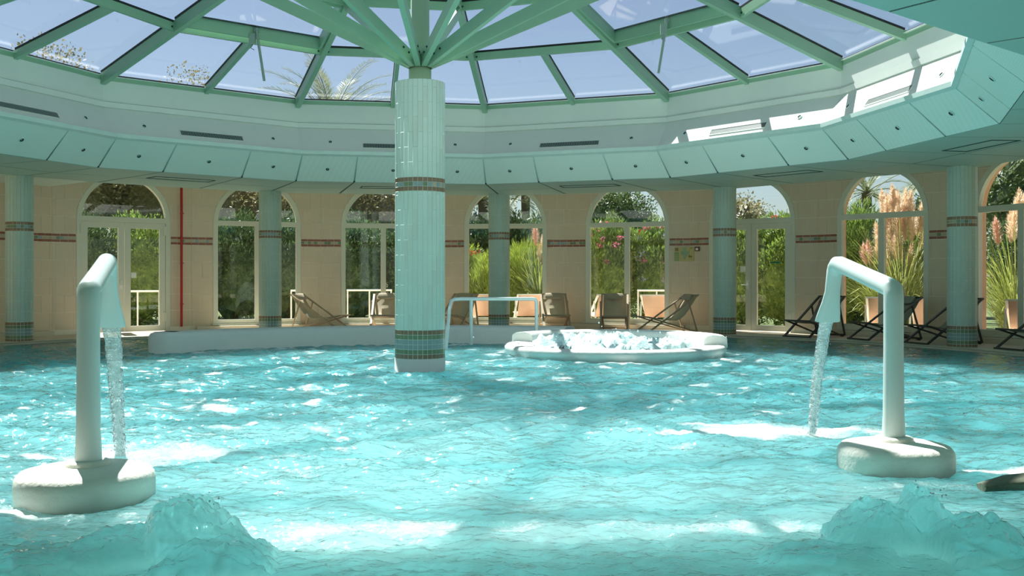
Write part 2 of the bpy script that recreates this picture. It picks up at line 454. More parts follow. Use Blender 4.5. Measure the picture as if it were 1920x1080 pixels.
# unseen side and rear walls of the hall; glazing added for fill daylight
def plain(name, p0, p1, z1=ZT):
    b = MB(); p0 = Vector(p0); p1 = Vector(p1); d = (p1 - p0).normalized(); n = Vector((d.y, -d.x, 0))
    b.poly([p0, p1, p1 + Vector((0, 0, z1)), p0 + Vector((0, 0, z1))], n * .25); return b.obj(name, M['beige'], kind='structure')
pe = P(PH + 15 * 5 + 7.5, RW, 0); pw = P(PH - 15 * 6 - 7.5, RW, 0)
def glazed(name, p0, p1, n_):  # added openings and panes, out of view, lighting the camera-facing surfaces
    p0 = Vector(p0); p1 = Vector(p1); d = (p1 - p0).normalized(); n = Vector((d.y, -d.x, 0)); L = (p1 - p0).length
    b = MB()
    for z0, z1 in ((0, .2), (2.85, ZT)):
        b.poly([p0 + Vector((0, 0, z0)), p1 + Vector((0, 0, z0)), p1 + Vector((0, 0, z1)), p0 + Vector((0, 0, z1))], n * .25)
    for i in range(n_ + 1):
        c = p0 + d * L * i / n_; b.poly([c - d * .18 + Vector((0, 0, .2)), c + d * .18 + Vector((0, 0, .2)), c + d * .18 + Vector((0, 0, 2.85)), c - d * .18 + Vector((0, 0, 2.85))], n * .25)
    w_ = b.obj(name, M['beige'], kind='structure')
    for i in range(n_):
        q = [p0 + d * (L * (i + f) / n_) for f in (.05, .95)]
        b = MB(); b.poly([q[0] + Vector((0, 0, .2)) + n * .1, q[1] + Vector((0, 0, .2)) + n * .1, q[1] + Vector((0, 0, 2.85)) + n * .1, q[0] + Vector((0, 0, 2.85)) + n * .1], n * .006); b.obj('pane', M['glass'], w_)
    return w_
pe = P(PH + 15 * 5 + 7.5, RW, 0); pw = P(PH - 15 * 6 - 7.5, RW, 0)
glazed('wall_right_added_glass', pe, (HX1, HY0, 0), 6); glazed('wall_left_added_glass', (HX0, HY0, 0), pw, 6); glazed('wall_rear_added_glass', (HX1, HY0, 0), (HX0, HY0, 0), 8)

# ------------------------------------------------------------------ windows and doors
def arch_frame(mb, k, r1, r0, d0, d1, n=20, mi=0):
    for j in range(n):
        t0, t1 = pi * j / n, pi * (j + 1) / n
        q = []
        for d in (d0, d1):
            for r in (r0, r1):
                for t in (t0, t1):
                    q.append(fl_pt(k, -r * cos(t), SPRING + r * sin(t), d))
        # order: d0r0t0,d0r0t1,d0r1t0,d0r1t1, d1...
        mb.add(q, [(0, 1, 3, 2), (4, 6, 7, 5), (0, 4, 5, 1), (2, 3, 7, 6)], mi)
def bar(mb, k, u0, u1, v0, v1, d0, d1, mi=0):
    q = [fl_pt(k, u, v, d) for d in (d0, d1) for u, v in ((u0, v0), (u1, v0), (u1, v1), (u0, v1))]
    mb.add(q, [(0, 1, 2, 3), (7, 6, 5, 4), (0, 4, 5, 1), (1, 5, 6, 2), (2, 6, 7, 3), (3, 7, 4, 0)], mi)
def pane(k, pts, parent, name='pane', d=.06, th=.006, m_=None):
    b = MB(); b.poly([fl_pt(k, u, v, d) for u, v in pts], outn(k) * th); return b.obj(name, m_ or M['glass'], parent)
def halfdisc(r, off):
    return [(-r * cos(pi * j / 20), SPRING + off + r * sin(pi * j / 20)) for j in range(21)]
wn = 0; dn = 0
WH = W_HALF
for k in sorted(WINDOWS | DOORS | {5, -5, -6}):
    isd = k in DOORS
    fr = MB(); f = .10; lo = 0 if isd else SILL
    arch_frame(fr, k, WH, WH - f, -.015, .09)
    for s in (-1, 1): bar(fr, k, *sorted((s * WH, s * (WH - f))), lo, SPRING, -.015, .09)
    bar(fr, k, -WH + f, WH - f, SPRING - .055, SPRING + .055, -.015, .09)
    if not isd:
        bar(fr, k, -WH + f, WH - f, lo, lo + .09, -.015, .09); bar(fr, k, -.06, .06, lo + .09, SPRING - .055, -.015, .08)
        wn += 1; root = fr.obj('window_%d' % wn, M['pvc'], kind='structure')
        g = MB()
        for s in (-1, 1):
            pane(k, [(s * .06, lo + .09), (s * (WH - f), lo + .09), (s * (WH - f), SPRING - .055), (s * .06, SPRING - .055)][::s], root)
        b = MB(); bar(b, k, -WH - .03, WH + .03, lo - .03, lo, -.06, .0); b.obj('sill', M['pvc'], root)
    else:
        dn += 1; root = fr.obj('door_%d' % dn, M['pvc'], kind='structure')
        top = SPRING - .06
        for s in (-1, 1):
            lf = MB(); o_ = WH - f - .005; st = .12
            bar(lf, k, *sorted((s * o_, s * (o_ - st))), .02, top, .0, .07); bar(lf, k, *sorted((s * .006, s * (st + .01))), .02, top, .0, .07)
            bar(lf, k, *sorted((s * (st + .01), s * (o_ - st))), top - .12, top, .0, .07); bar(lf, k, *sorted((s * (st + .01), s * (o_ - st))), .02, .14, .0, .07)
            leaf = lf.obj('door_leaf', M['pvc'], root)
            pane(k, [(s * (st + .01), .14), (s * (o_ - st), .14), (s * (o_ - st), top - .12), (s * (st + .01), top - .12)][::s], leaf, d=.035)
            hg = MB()
            for v in (.22, 2.1): bar(hg, k, *sorted((s * (o_ + .03), s * (o_ - .05))), v, v + .2, -.03, .0)
            hg.obj('hinge', M['pvc'], leaf)
        h = MB(); h.tube([fl_pt(k, -.07, 1.02, -.001), fl_pt(k, -.07, 1.02, -.06), fl_pt(k, -.20, 1.02, -.06)], .011, 8)
        bar(h, k, -.095, -.045, .93, 1.12, -.012, .0); h.obj('door_handle', M['white'], root)
        stk = MB()
        if k == -3: bar(stk, k, .15, .26, 1.17, 1.29, .028, .033)
        else: bar(stk, k, -.26, -.15, 1.30, 1.43, .028, .033)
        stk.obj('sticker', M['white'], root)
        if k == 2:
            for u in (-.62, .42):
                g_ = MB(); bar(g_, k, u, u + .22, 1.49, 1.525, .028, .033); g_.obj('green_strip', mat('green strip', srgb(20, 130, 100), .4), root)
    pane(k, halfdisc(WH - f, .0)[0:1] and [(u, max(v, SPRING + .055)) for u, v in halfdisc(WH - f, 0)], root, name='arch_pane')

# ------------------------------------------------------------------ ceiling: slanted ring, soffit, cream upstand
ceil = MB()                                       # dark backing + cream parts = ceiling root
# flat backing of soffit (dark, just above the panels)
vis = range(-3, 9)
for i in range(12):
    q0, q1 = A(i), A(i + 1)
    ceil.quadplate([F(i, 0, 7.18, ZS + .006), F(i, 1, 7.18, ZS + .006), F(i, 1, 9.98, ZS + .006), F(i, 0, 9.98, ZS + .006)][::-1], -.02, 0)
root_c = ceil.obj('ceiling', M['seam'], kind='structure')
up = MB()
for i in range(12):
    def band_(r0, z0, r1, z1, mi=0, th=.03):
        up.add([F(i, 0, r0, z0), F(i, 1, r0, z0), F(i, 1, r1, z1), F(i, 0, r1, z1)], [(0, 1, 2, 3)], mi)
    band_(6.66, ZW + .02, 7.02, 4.04); band_(7.02, 4.04, 7.04, 4.055, 0); band_(7.04, 4.055, 7.0, 4.06); band_(7.0, 4.06, 7.0, 4.15)
    band_(7.0, 4.15, 7.03, 4.16, 1); band_(7.03, 4.16, 7.03, 4.52)
    band_(7.03, 4.52, 7.4, 4.52, 2); band_(7.4, 4.52, 7.4, 4.3, 2)
up.obj('skylight_curb', [M['cream'], mat('groove', srgb(150, 176, 168), .8), M['gasket']], root_c)
tm = MB()
for i in range(12):                               # lip at the slope's foot and back plane behind the panels
    tm.add([F(i, t, r, z) for r, z in ((6.60, ZW - .03), (6.60, ZW + .035), (6.67, ZW + .035)) for t in (0, 1)], [(0, 1, 3, 2), (2, 3, 5, 4)])
    tm.add([F(i, t, r, z) for r, z in ((6.60, ZW - .03), (6.66, ZW - .06)) for t in (0, 1)], [(0, 2, 3, 1)])
    tm.add([F(i, t, r, z) for r, z in ((6.66, ZW - .04), (7.20, ZS + .03)) for t in (0, 1)], [(0, 2, 3, 1)])
tm.obj('lip', M['trimmint'], root_c)
FR = [0, .30, .70, 1]
light_spots = []
npan = 0
for i in range(12):
    for j in range(3):
        t0, t1 = FR[j] + .0045, FR[j + 1] - .0045
        b = MB(); q = [F(i, t0, 6.64, ZW - .035), F(i, t1, 6.64, ZW - .035), F(i, t1, 7.17, ZS + .005), F(i, t0, 7.17, ZS + .005)]
        b.quadplate(q, .012); b.obj('ceiling_panel', M['panel'], root_c)
        tc = (t0 + t1) / 2; light_spots.append((i, tc, 'p'))
        # soffit panels, two rings
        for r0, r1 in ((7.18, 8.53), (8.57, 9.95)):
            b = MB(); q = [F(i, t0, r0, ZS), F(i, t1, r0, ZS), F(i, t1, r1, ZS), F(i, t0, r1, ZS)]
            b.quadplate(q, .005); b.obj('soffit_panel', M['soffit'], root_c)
    # access hatch: slightly proud frame in the middle soffit panel
    b = MB()
    for (ta, tb, ra, rb) in ((.36, .64, 8.0, 8.018), (.36, .64, 8.41, 8.43), (.36, .365, 8.0, 8.43), (.635, .64, 8.0, 8.43)):
        b.quadplate([F(i, ta, ra, ZS - .008), F(i, tb, ra, ZS - .008), F(i, tb, rb, ZS - .008), F(i, ta, rb, ZS - .008)], .008)
    b.obj('hatch_frame', M['seam'], root_c)
# return up behind the soffit, and the higher outer ceiling
b = MB()
for i in range(12):
    hall = i in (3, 4, 5, 6, 7, 8)
    if not hall:
        b.add([F(i, 0, 9.98, ZS - .0), F(i, 1, 9.98, ZS), F(i, 1, 9.98, 3.8), F(i, 0, 9.98, 3.8)], [(0, 1, 2, 3)])
b.obj('soffit_return', M['trimmint'], root_c)
b = MB(); n2 = 96; va = []
for k in range(n2):
    a = 360 * k / n2; a_ = (a - PH) % 360
    ro_ = star(a, 'hall') + .1
    hall = 93 <= a_ <= 267
    hh = ZS + .001 if hall else 3.8
    seg = (a_ % 30) - 15; rin = 9.98 * cos(radians(15)) / cos(radians(seg)) - .03
    va.append((P(a, rin, hh), P(a, ro_, hh)))
for k in range(n2):
    p, q = va[k], va[(k + 1) % n2]
    b.add([p[0], q[0], q[1], p[1]], [(0, 1, 2, 3)])
b.obj('outer_ceiling', M['trimmint'], root_c)
b = MB()                                          # low bulkhead beyond the left column
b.add([P(-62, 9.6, ZS - .001), P(-47, 9.6, ZS - .001), P(-47.3, 11.2, ZS - .001), P(-62, 11.2, ZS - .001), P(-47, 9.6, 3.8), P(-47.3, 11.2, 3.8)], [(0, 1, 2, 3), (1, 4, 5, 2)])
b.obj('bulkhead', M['trimmint'], root_c)
b = MB(); va = []                                 # roof deck outside the skylight, unseen, added to block the sun
for k in range(n2):
    a = 360 * k / n2; seg = ((a - PH) % 30) - 15
    va.append((P(a, 7.3 * cos(radians(15)) / cos(radians(seg)), 4.42), P(a, star(a, 'hall') + .6, 4.42)))
for k in range(n2):
    p, q = va[k], va[(k + 1) % n2]; b.quadplate([p[0], q[0], q[1], p[1]], -.08)
b.obj('roof', M['paving'], kind='structure')

# ------------------------------------------------------------------ skylight
SL = .30
def zb(r): return 4.42 + SL * (7.08 - r)          # underside of the rafters
def zg(r): return zb(r) + .21                     # glass plane
sk = thing('skylight', 'faceted glass roof lantern with green painted rafters over the pool', 'skylight', (CX, CY, 4.4))
def kid(mb, name, m_, par=sk, kind=None): 
    o = mb.obj(name, m_, par, kind=kind); o.matrix_parent_inverse = par.matrix_world.inverted() if False else Matrix.Translation(-Vector(par.location)); return o
def facet_beam(mb, i, r, z, wd, dp, t0=0, t1=1, mi=0):
    up_ = Vector((0, 0, 1)); mb.beam(F(i, t0, r, z), F(i, t1, r, z), wd, dp, (0, 0, 1), mi)
for i in range(12):
    b = MB(); p0 = P(A(i), 7.08, zb(7.08) + .09); p1 = P(A(i), .25, zb(.25) + .09); b.beam(p0, p1, .095, .18); r_ = kid(b, 'rafter', M['green'])
    b = MB()
    for s in (-1, 1):
        for rr0, rr1 in ((7.0, 5.2), (5.0, 3.6), (3.4, .3)):
            o_ = Vector((cos(radians(A(i))), -sin(radians(A(i))), 0)) * s * .045
            b.beam(P(A(i), rr0, zb(rr0) + .2) + o_, P(A(i), rr1, zb(rr1) + .2) + o_, .03, .03)
    kid(b, 'gasket', M['gasket'])
    b = MB(); facet_beam(b, i, 7.06, 4.545, .07, .07); kid(b, 'ring_beam', M['green'])
    b = MB(); facet_beam(b, i, 7.07, 4.60, .05, .05); kid(b, 'gasket', M['gasket'])
    b = MB(); facet_beam(b, i, 7.00, 4.583, .05, .008, .02, .98); kid(b, 'ledge', M['white'])
    for r in (5.08, 3.5):
        b = MB(); facet_beam(b, i, r, zb(r) + .10, .06, .13); pu = kid(b, 'purlin', M['green'])
        b = MB(); facet_beam(b, i, r + .0, zb(r) + .185, .06, .035); kid(b, 'gasket', M['gasket'])
        for t in (.035, .965): 
            b = MB(); p = F(i, t, r, zb(r) + .09); n_ = (Vector((CX, CY, p.z)) - p).normalized(); b.tube([p + n_ * .028, p + n_ * .04], .016, 8)
            kid(b, 'bolt', M['dark'])
    # mid-facet rafter in the lower bay only
    b = MB(); ap = cos(radians(15)); am = A(i) + 15
    b.beam(P(am, 7.06 * ap, zb(7.06) + .12), P(am, 5.1 * ap, zb(5.1) + .12), .075, .13); kid(b, 'glazing_bar', M['green'])
    b = MB()
    for s in (-1, 1):
        o_ = Vector((cos(radians(am)), -sin(radians(am)), 0)) * s * .035
        b.beam(P(am, 7.0 * ap, zb(7.0) + .195) + o_, P(am, 5.15 * ap, zb(5.15) + .195) + o_, .025, .03)
    kid(b, 'gasket', M['gasket'])
    for (ra, rb, ta, tb) in ((7.08, 5.1, 0, .5), (7.08, 5.1, .5, 1), (5.06, 3.52, 0, 1), (3.48, .2, 0, 1)):
        b = MB(); q = [F(i, ta, ra, zg(ra)), F(i, tb, ra, zg(ra)), F(i, tb, rb, zg(rb)), F(i, ta, rb, zg(rb))]
        b.quadplate(q, .012); kid(b, 'pane', M['roofglass'])
# deep casements with window motors in two upper bays
for i, lab in ((-2, 'grey window motor with long rod on roof casement left of the central column'), (1, 'grey window motor with long rod on roof casement right of the central column')):
    cs = MB()
    for (ta, tb, ra, rb) in ((.03, .97, 4.93, 4.93), (.03, .97, 3.62, 3.62)):
        cs.beam(F(i, ta, ra, zb(ra) + .15), F(i, tb, rb, zb(rb) + .15), .045, .20)
    for t in (.035, .965): cs.beam(F(i, t, 4.93, zb(4.93) + .15), F(i, t, 3.62, zb(3.62) + .15), .05, .20)
    kid(cs, 'casement', M['green'])
    cs = MB(); cs.beam(F(i, .05, 4.89, zb(4.89) + .235), F(i, .95, 4.89, zb(4.89) + .235), .03, .02)
    kid(cs, 'casement_gasket', M['gasket'])
    p = F(i, .5, 4.90, zb(4.90) + .12)
    a = thing('window_motor', lab, 'window motor', p)
    b = MB(); b.box(p + Vector((-.06, -.06, -.10)), (.10, .07, .17)); x = kid(b, 'motor_box', M['grey'], a)
    b = MB(); sgn = 1 if i < 0 else -1
    b.tube([p + Vector((0, -.05, .08)), p + Vector((sgn * .15, -.12, -.80))], .022, 10); kid(b, 'rod', M['grey'], a)
    b = MB(); b.tube([p + Vector((-.05, -.06, -.19)), p + Vector((-.09, -.06, -.25)), p + Vector((-.03, -.06, -.28))], .006, 6); kid(b, 'cable', M['dark'], a)
    b = MB(); b.box(p + Vector((0, -.02, .05)), (.07, .08, .06)); kid(b, 'bracket', M['grey'], a)

# ------------------------------------------------------------------ vents and downlights
def slope_pt(i, t, f_):                           # on the cream slope, f 0 bottom .. 1 top
    return F(i, t, 6.66 + .36 * f_, ZW + .02 + (4.04 - ZW - .02) * f_)
for i, lab in ((-3, 'long grey air grille in cream slope above the left double door'), (-2, 'long air grille in cream slope above the red pipe'),
          (-1, 'long air grille in cream slope partly hidden by the central column'), (0, 'long air grille in cream slope right of the central column'),
          (1, 'long air grille in cream slope lit by the sun above the right double door'), (2, 'sunlit air grille in cream slope closest to the teal perforated ceiling')):
    up_ = (slope_pt(i, .5, 1) - slope_pt(i, .5, 0)).normalized(); al = (F(i, 1, 7, 0) - F(i, 0, 7, 0)).normalized(); nn = al.cross(up_).normalized()
    if nn.dot(Vector((CX, CY, 4)) - slope_pt(i, .5, .5)) < 0: nn = -nn
    c = slope_pt(i, .5, .30) + nn * .002; hw, hh = .58, .055
    v = thing('air_grille', lab, 'air grille', c, group='air grilles in the cream slope')
    b = MB(); b.poly([c - al * hw - up_ * hh, c + al * hw - up_ * hh, c + al * hw + up_ * hh, c - al * hw + up_ * hh], nn * .004); kid(b, 'backing', M['dark'], v)
    b = MB(); e = .012
    for (a0, a1, b0, b1) in ((-hw - e, hw + e, -hh - e, -hh), (-hw - e, hw + e, hh, hh + e), (-hw - e, -hw, -hh, hh), (hw, hw + e, -hh, hh)):
        b.poly([c + al * a0 + up_ * b0, c + al * a1 + up_ * b0, c + al * a1 + up_ * b1, c + al * a0 + up_ * b1], nn * .012)
    kid(b, 'frame', M['cream'], v)
    b = MB()
    for s in range(44):
        x_ = -hw + (s + .5) * 2 * hw / 44
        b.poly([c + al * (x_ - .005) - up_ * hh, c + al * (x_ + .005) - up_ * hh, c + al * (x_ + .005) + up_ * hh, c + al * (x_ - .005) + up_ * hh], nn * .006)
    kid(b, 'slats', M['grey'], v, kind='stuff')
def downlight(c, n, name, lab, grp, r=.045):
    b = MB(); n = n.normalized(); a = n.orthogonal().normalized(); bb = n.cross(a)
    ring = lambda rr, h: [c + (a * cos(2 * pi * k / 16) + bb * sin(2 * pi * k / 16)) * rr + n * h for k in range(16)]
    prof = [(r, 0, 0), (r, .012, 0), (r * .72, .014, 0), (r * .68, .004, 1)]
    vs = []
    for rr, h, _ in prof: vs += ring(rr, h)
    for q in range(3): b.add(vs, [(q * 16 + k, q * 16 + (k + 1) % 16, (q + 1) * 16 + (k + 1) % 16, (q + 1) * 16 + k) for k in range(16)], 0 if q < 2 else 1)
    b.add(vs[48:], [tuple(range(16))], 1)
    b.add(ring(r * .3, .006), [tuple(range(16))], 2)
    b.obj(name, [M['trimmint'], M['dark'], M['lens']], label=lab, cat='downlight', group=grp, origin=c)
ORD = 'first second third fourth fifth sixth seventh eighth ninth tenth eleventh twelfth thirteenth fourteenth fifteenth sixteenth seventeenth eighteenth nineteenth twentieth'.split()
def infr(c): return 2 < 960 + 1887 * c.x / c.y < 1918
kp = ks = 0
for i in range(-3, 4):
    for j in range(3):
        if i == 3 and j > 1: continue
        t = (FR[j] + FR[j + 1]) / 2
        p0, p1 = F(i, t, 6.64, ZW - .035), F(i, t, 7.17, ZS + .005)
        d = (p1 - p0).normalized(); al = (F(i, 1, 7, 0) - F(i, 0, 7, 0)).normalized(); n = al.cross(d)
        if n.z > 0: n = -n
        if not infr(p0.lerp(p1, .52)): continue
        kp += 1
        downlight(p0.lerp(p1, .52) + n * .001, n, 'downlight', 'recessed downlight in the slanted mint panels, %s from the left' % ORD[kp - 1], 'downlights in the slanted mint panels')
for i in range(-3, 3):
    for t in (.16, .84):
        c = slope_pt(i, t, .42); up_ = (slope_pt(i, t, 1) - slope_pt(i, t, 0)).normalized(); al = (F(i, 1, 7, 0) - F(i, 0, 7, 0)).normalized(); n = al.cross(up_)
        if n.z < 0: n = -n
        if not infr(c): continue
        ks += 1
        downlight(c + n * .001, n, 'downlight', 'small downlight in the cream slope under the glass roof, %s from the left' % ORD[ks - 1], 'downlights in the cream slope', .04)

# ------------------------------------------------------------------ columns
def mosaic_rows(c, r, rows_, zt, mats_seq):
    b = MB(); n_ = round(2 * pi * r / .062)
    z = zt
    for mi, h in rows_:
        for k in range(n_):
            a0 = 2 * pi * (k + .06) / n_; a1 = 2 * pi * (k + .94) / n_
            rr = r + .004
            q = [c + Vector((rr * sin(a), rr * cos(a), zz)) for a, zz in ((a0, z - h + .003), (a1, z - h + .003), (a1, z - .003), (a0, z - .003))]
            q += [c + Vector(((r - .003) * sin(a), (r - .003) * cos(a), zz)) for a, zz in ((a0, z - h + .003), (a1, z - h + .003), (a1, z - .003), (a0, z - .003))]
            m_ = mi if not isinstance(mi, tuple) else random.choice(mi)
            b.add(q, [(3, 2, 1, 0), (0, 1, 5, 4), (1, 2, 6, 5), (2, 3, 7, 6), (3, 0, 4, 7)], m_)
        z -= h
    return b
MOS = [M['brown'], M['olive'], M['blue'], M['sand']]
def tile_mesh(r, n_, k, z0, z1):
    a0 = 2 * pi * (k + .035) / n_; a1 = 2 * pi * (k + .965) / n_
    q = [Vector((rr * sin(a), rr * cos(a), zz)) for rr in (r + .004, r - .003) for a, zz in ((a0, z0 + .003), (a1, z0 + .003), (a1, z1 - .003), (a0, z1 - .003))]
    return q, [(3, 2, 1, 0), (0, 1, 5, 4), (1, 2, 6, 5), (2, 3, 7, 6), (3, 0, 4, 7)]
def column(c, r, z0, ztop, lowtop, uptop, lab, name='tiled_column', lowrows=None, single=False):
    root = thing(name, lab, 'column', c)
    n_ = round(2 * pi * r / .062)
    b = MB(); b.lathe((0, 0, 0), [(r, z0), (r, ztop), (0, ztop)], 64); b.obj('shaft', M['mgrout'], root)
    lr = lowrows or [(0, .06), (1, .06), (2, .062), (2, .062), (1, .06), (0, .06)]
    lo_b = lowtop - sum(h for _, h in lr)
    mosaic_rows(Vector((0, 0, 0)), r, lr, lowtop, MOS).obj('mosaic_band', MOS, root, kind='stuff')
    mosaic_rows(Vector((0, 0, 0)), r, [(0, .058), ((1, 2, 3, 2), .058), (0, .058)], uptop, MOS).obj('mosaic_band', MOS, root, kind='stuff')
    h = .38; rest = MB(); cnt = 0
    spans = [(lowtop, uptop - .174), (uptop, ztop)]
    zmid = []
    for s0, s1 in spans:
        for k in range(n_):
            z = s0 - (h / 2 if (k // 1) % 2 else 0)
            while z < s1 - .01:
                zz0, zz1 = max(z, s0), min(z + h, s1); z += h
                if zz1 - zz0 < .02: continue
                q, fs = tile_mesh(r, n_, k, zz0, zz1)
                am = 2 * pi * (k + .5) / n_                 # facing: -Y side is seen
                if single and cos(am) < .12 and cnt < 300:
                    t = MB(); t.add(q, fs, 0); t.obj('tile', M['mint'] if (k * 7 + int(z * 9)) % 5 else M['mint_b'], root); cnt += 1
                else: rest.add(q, fs, 0)
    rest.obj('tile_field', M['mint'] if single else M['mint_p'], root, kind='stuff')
    return root
labs = {-2: 'mint tiled round column beside the left double door at the deck edge', -1: 'mint tiled round column standing before the arched window next to the red pipe',
        0: 'mint tiled round column directly behind the white handrail', 1: 'mint tiled round column beside the evacuation plan and the right double door',
        2: 'mint tiled round column among the dark deck chairs before the pampas grass'}
for i in range(-3, 4):
    lb = labs.get(i)
    if lb is None: continue
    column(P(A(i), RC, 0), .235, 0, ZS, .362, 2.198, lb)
cc = column(Vector((CX, CY, 0)), .318, -1.28, CH + 2.525, .50, 2.43, 'thick mint tiled central column rising from the pool and carrying green struts', name='central_column', single=True)
b = MB(); b.lathe((0, 0, 0), [(.326, -1.28), (.326, .135), (.318, .14)], 64); b.obj('plinth', M['poolwhite'], cc)
ZH = CH + 2.525
b = MB(); b.lathe((0, 0, 0), [(.145, ZH), (.145, ZH + .17), (.12, ZH + .175), (.12, zb(0) + .1)], 32); b.obj('post_head', M['green2'], cc)
for i in range(12):
    a = radians(A(i)); d = Vector((sin(a), cos(a), 0))
    b = MB(); b.beam(d * .12 + Vector((0, 0, ZH + .26)), d * 3.45 + Vector((0, 0, zb(3.45) - .0)), .07, .15); s_ = b.obj('strut', M['green'], cc)
    sdv = Vector((d.y, -d.x, 0))
    for q in (.26, .36):
        pp = d * q + Vector((0, 0, ZH + .28 + (q - .12) * .48)); b = MB(); b.tube([pp - sdv * .045, pp + sdv * .045], .014, 8)
        b.obj('bolt', M['dark'], s_)

# ------------------------------------------------------------------ white curved wall, hot tub, handrail
b = MB()
prof = [(5.15, -1.29), (5.15, .22), (5.19, .275), (5.26, .30), (5.62, .30), (5.69, .275), (5.72, .22), (5.72, -1.29)]
b.lathe((CX, CY, 0), prof, 80, a0=radians(-53.5), a1=radians(24))
for aa, s in ((-53.5, 1), (24, -1)):
    pts = [P(aa, r, z) for r, z in prof]; b.add(pts, [tuple(range(8))[::s]])
# rounded nose on the free end
nose = MB()
e = P(-53.5, 5.435, 0)
b.lathe(e, [(0, .30), (.18, .30), (.25, .275), (.285, .22), (.285, -1.29)], 24)
b.obj('curved_pool_wall', M['poolwhite'], label='low white curved wall standing in the water before the deck chairs', cat='pool wall', origin=P(-20, 5.4, 0))
TX, TY, TR = 1.60, 15.72, 1.72
tub = thing('hot_tub', 'round white raised hot tub with bubbling water beside the white curved wall', 'hot tub', (TX, TY, 0))
b = MB()
wob = lambda a, z: 1 + .006 * sin(5 * a + 1)
b.lathe((0, 0, 0), [(TR - .02, -1.29), (TR - .02, .02), (TR, .05), (TR, .10), (TR - .035, .135), (TR - .12, .145), (TR - .40, .13), (TR - .45, .10), (TR - .47, -.5), (0, -.55)], 96, wob=wob)
b.obj('basin', M['poolwhite'], tub)
b = MB()                                          # raised rim round the far side
a0, a1 = radians(-68), radians(104); npf = [(TR - .36, .10), (TR - .34, .22), (TR - .30, .27), (TR - .22, .29), (TR - .06, .28), (TR + .0, .24), (TR + .01, .10)]
b.lathe((0, 0, 0), npf, 72, a0=a0, a1=a1)
for aa, s in ((a0, 1), (a1, -1)):
    pts = [Vector((r * sin(aa), r * cos(aa), z)) for r, z in npf]; b.add(pts, [tuple(range(len(npf)))[::s]])
b.obj('raised_rim', M['poolwhite'], tub)
b = MB(); g = 76; xs = np.linspace(-1.28, 1.28, g); X, Y = np.meshgrid(xs, xs)
R2 = np.sqrt(X ** 2 + Y ** 2)
Zt = .07 + .10 * fbm(X * 3 + 9, Y * 3, 3) * (R2 < 1.2) + .36 * np.clip(fbm(X * 2.6 + 3, Y * 2.6 + 8, 2) - .50, 0, 1) + .30 * np.clip(fbm(X * 11, Y * 11, 4) - .52, 0, 1)
ok = R2 < 1.29
vs = np.stack([X, Y, Zt], -1).reshape(-1, 3)
fs = [(j * g + i, j * g + i + 1, (j + 1) * g + i + 1, (j + 1) * g + i) for j in range(g - 1) for i in range(g - 1) if ok[j, i] and ok[j + 1, i + 1] and ok[j, i + 1] and ok[j + 1, i]]
b.add([tuple(p) for p in vs.tolist()], fs, 0, True)
M['froth'] = mat('bubbling foam', srgb(206, 234, 234), .3, vary=.06, scale=9, bump=.8, bscale=40)
b.obj('bubbling_water', M['froth'], tub, kind='stuff')
def dropcloud(mb, cx, cy, cz, n, sx, sy, sz, r=.01):
    for _ in range(n):
        x, y = random.gauss(cx, sx), random.gauss(cy, sy); z = cz + abs(random.gauss(0, sz)); rr = r * random.uniform(.4, 1.4)
        vs = [(x + rr, y, z), (x - rr, y, z), (x, y + rr, z), (x, y - rr, z), (x, y, z + rr * 1.4), (x, y, z - rr)]
        mb.add(vs, [(0, 2, 4), (2, 1, 4), (1, 3, 4), (3, 0, 4), (2, 0, 5), (1, 2, 5), (3, 1, 5), (0, 3, 5)], 0, True)
b = MB(); dropcloud(b, 0, 0, .16, 240, .6, .5, .07, .012); b.obj('splash_drops', M['froth'], tub, kind='stuff')

hr = thing('handrail', 'white tubular handrail standing in the pool beside the central column', 'handrail', (-.3, 17.7, 0))
def hk(b, n): 
    o = b.obj(n, M['steelwhite'], hr); o.matrix_parent_inverse = Matrix.Translation(-Vector(hr.location)); return o
xr0, xr1, yr, zt_ = -1.06, .44, 17.6, .80
b = MB(); b.tube([(-1.11, 16.9, -.6), (-1.11, 16.95, .0), (-1.08, 17.35, .62), (-1.06, 17.5, .76), (-1.02, 17.58, .79), (-.9, 17.62, .80), (0, 17.62, .80), (.36, 17.62, .80), (.41, 17.62, .79), (.43, 17.62, .75), (.43, 17.62, -.6)], .032, 12); hk(b, 'rail_loop')
b = MB(); b.tube([(-.715, 17.62, .79), (-.715, 17.62, -.6)], .032, 12); hk(b, 'post')

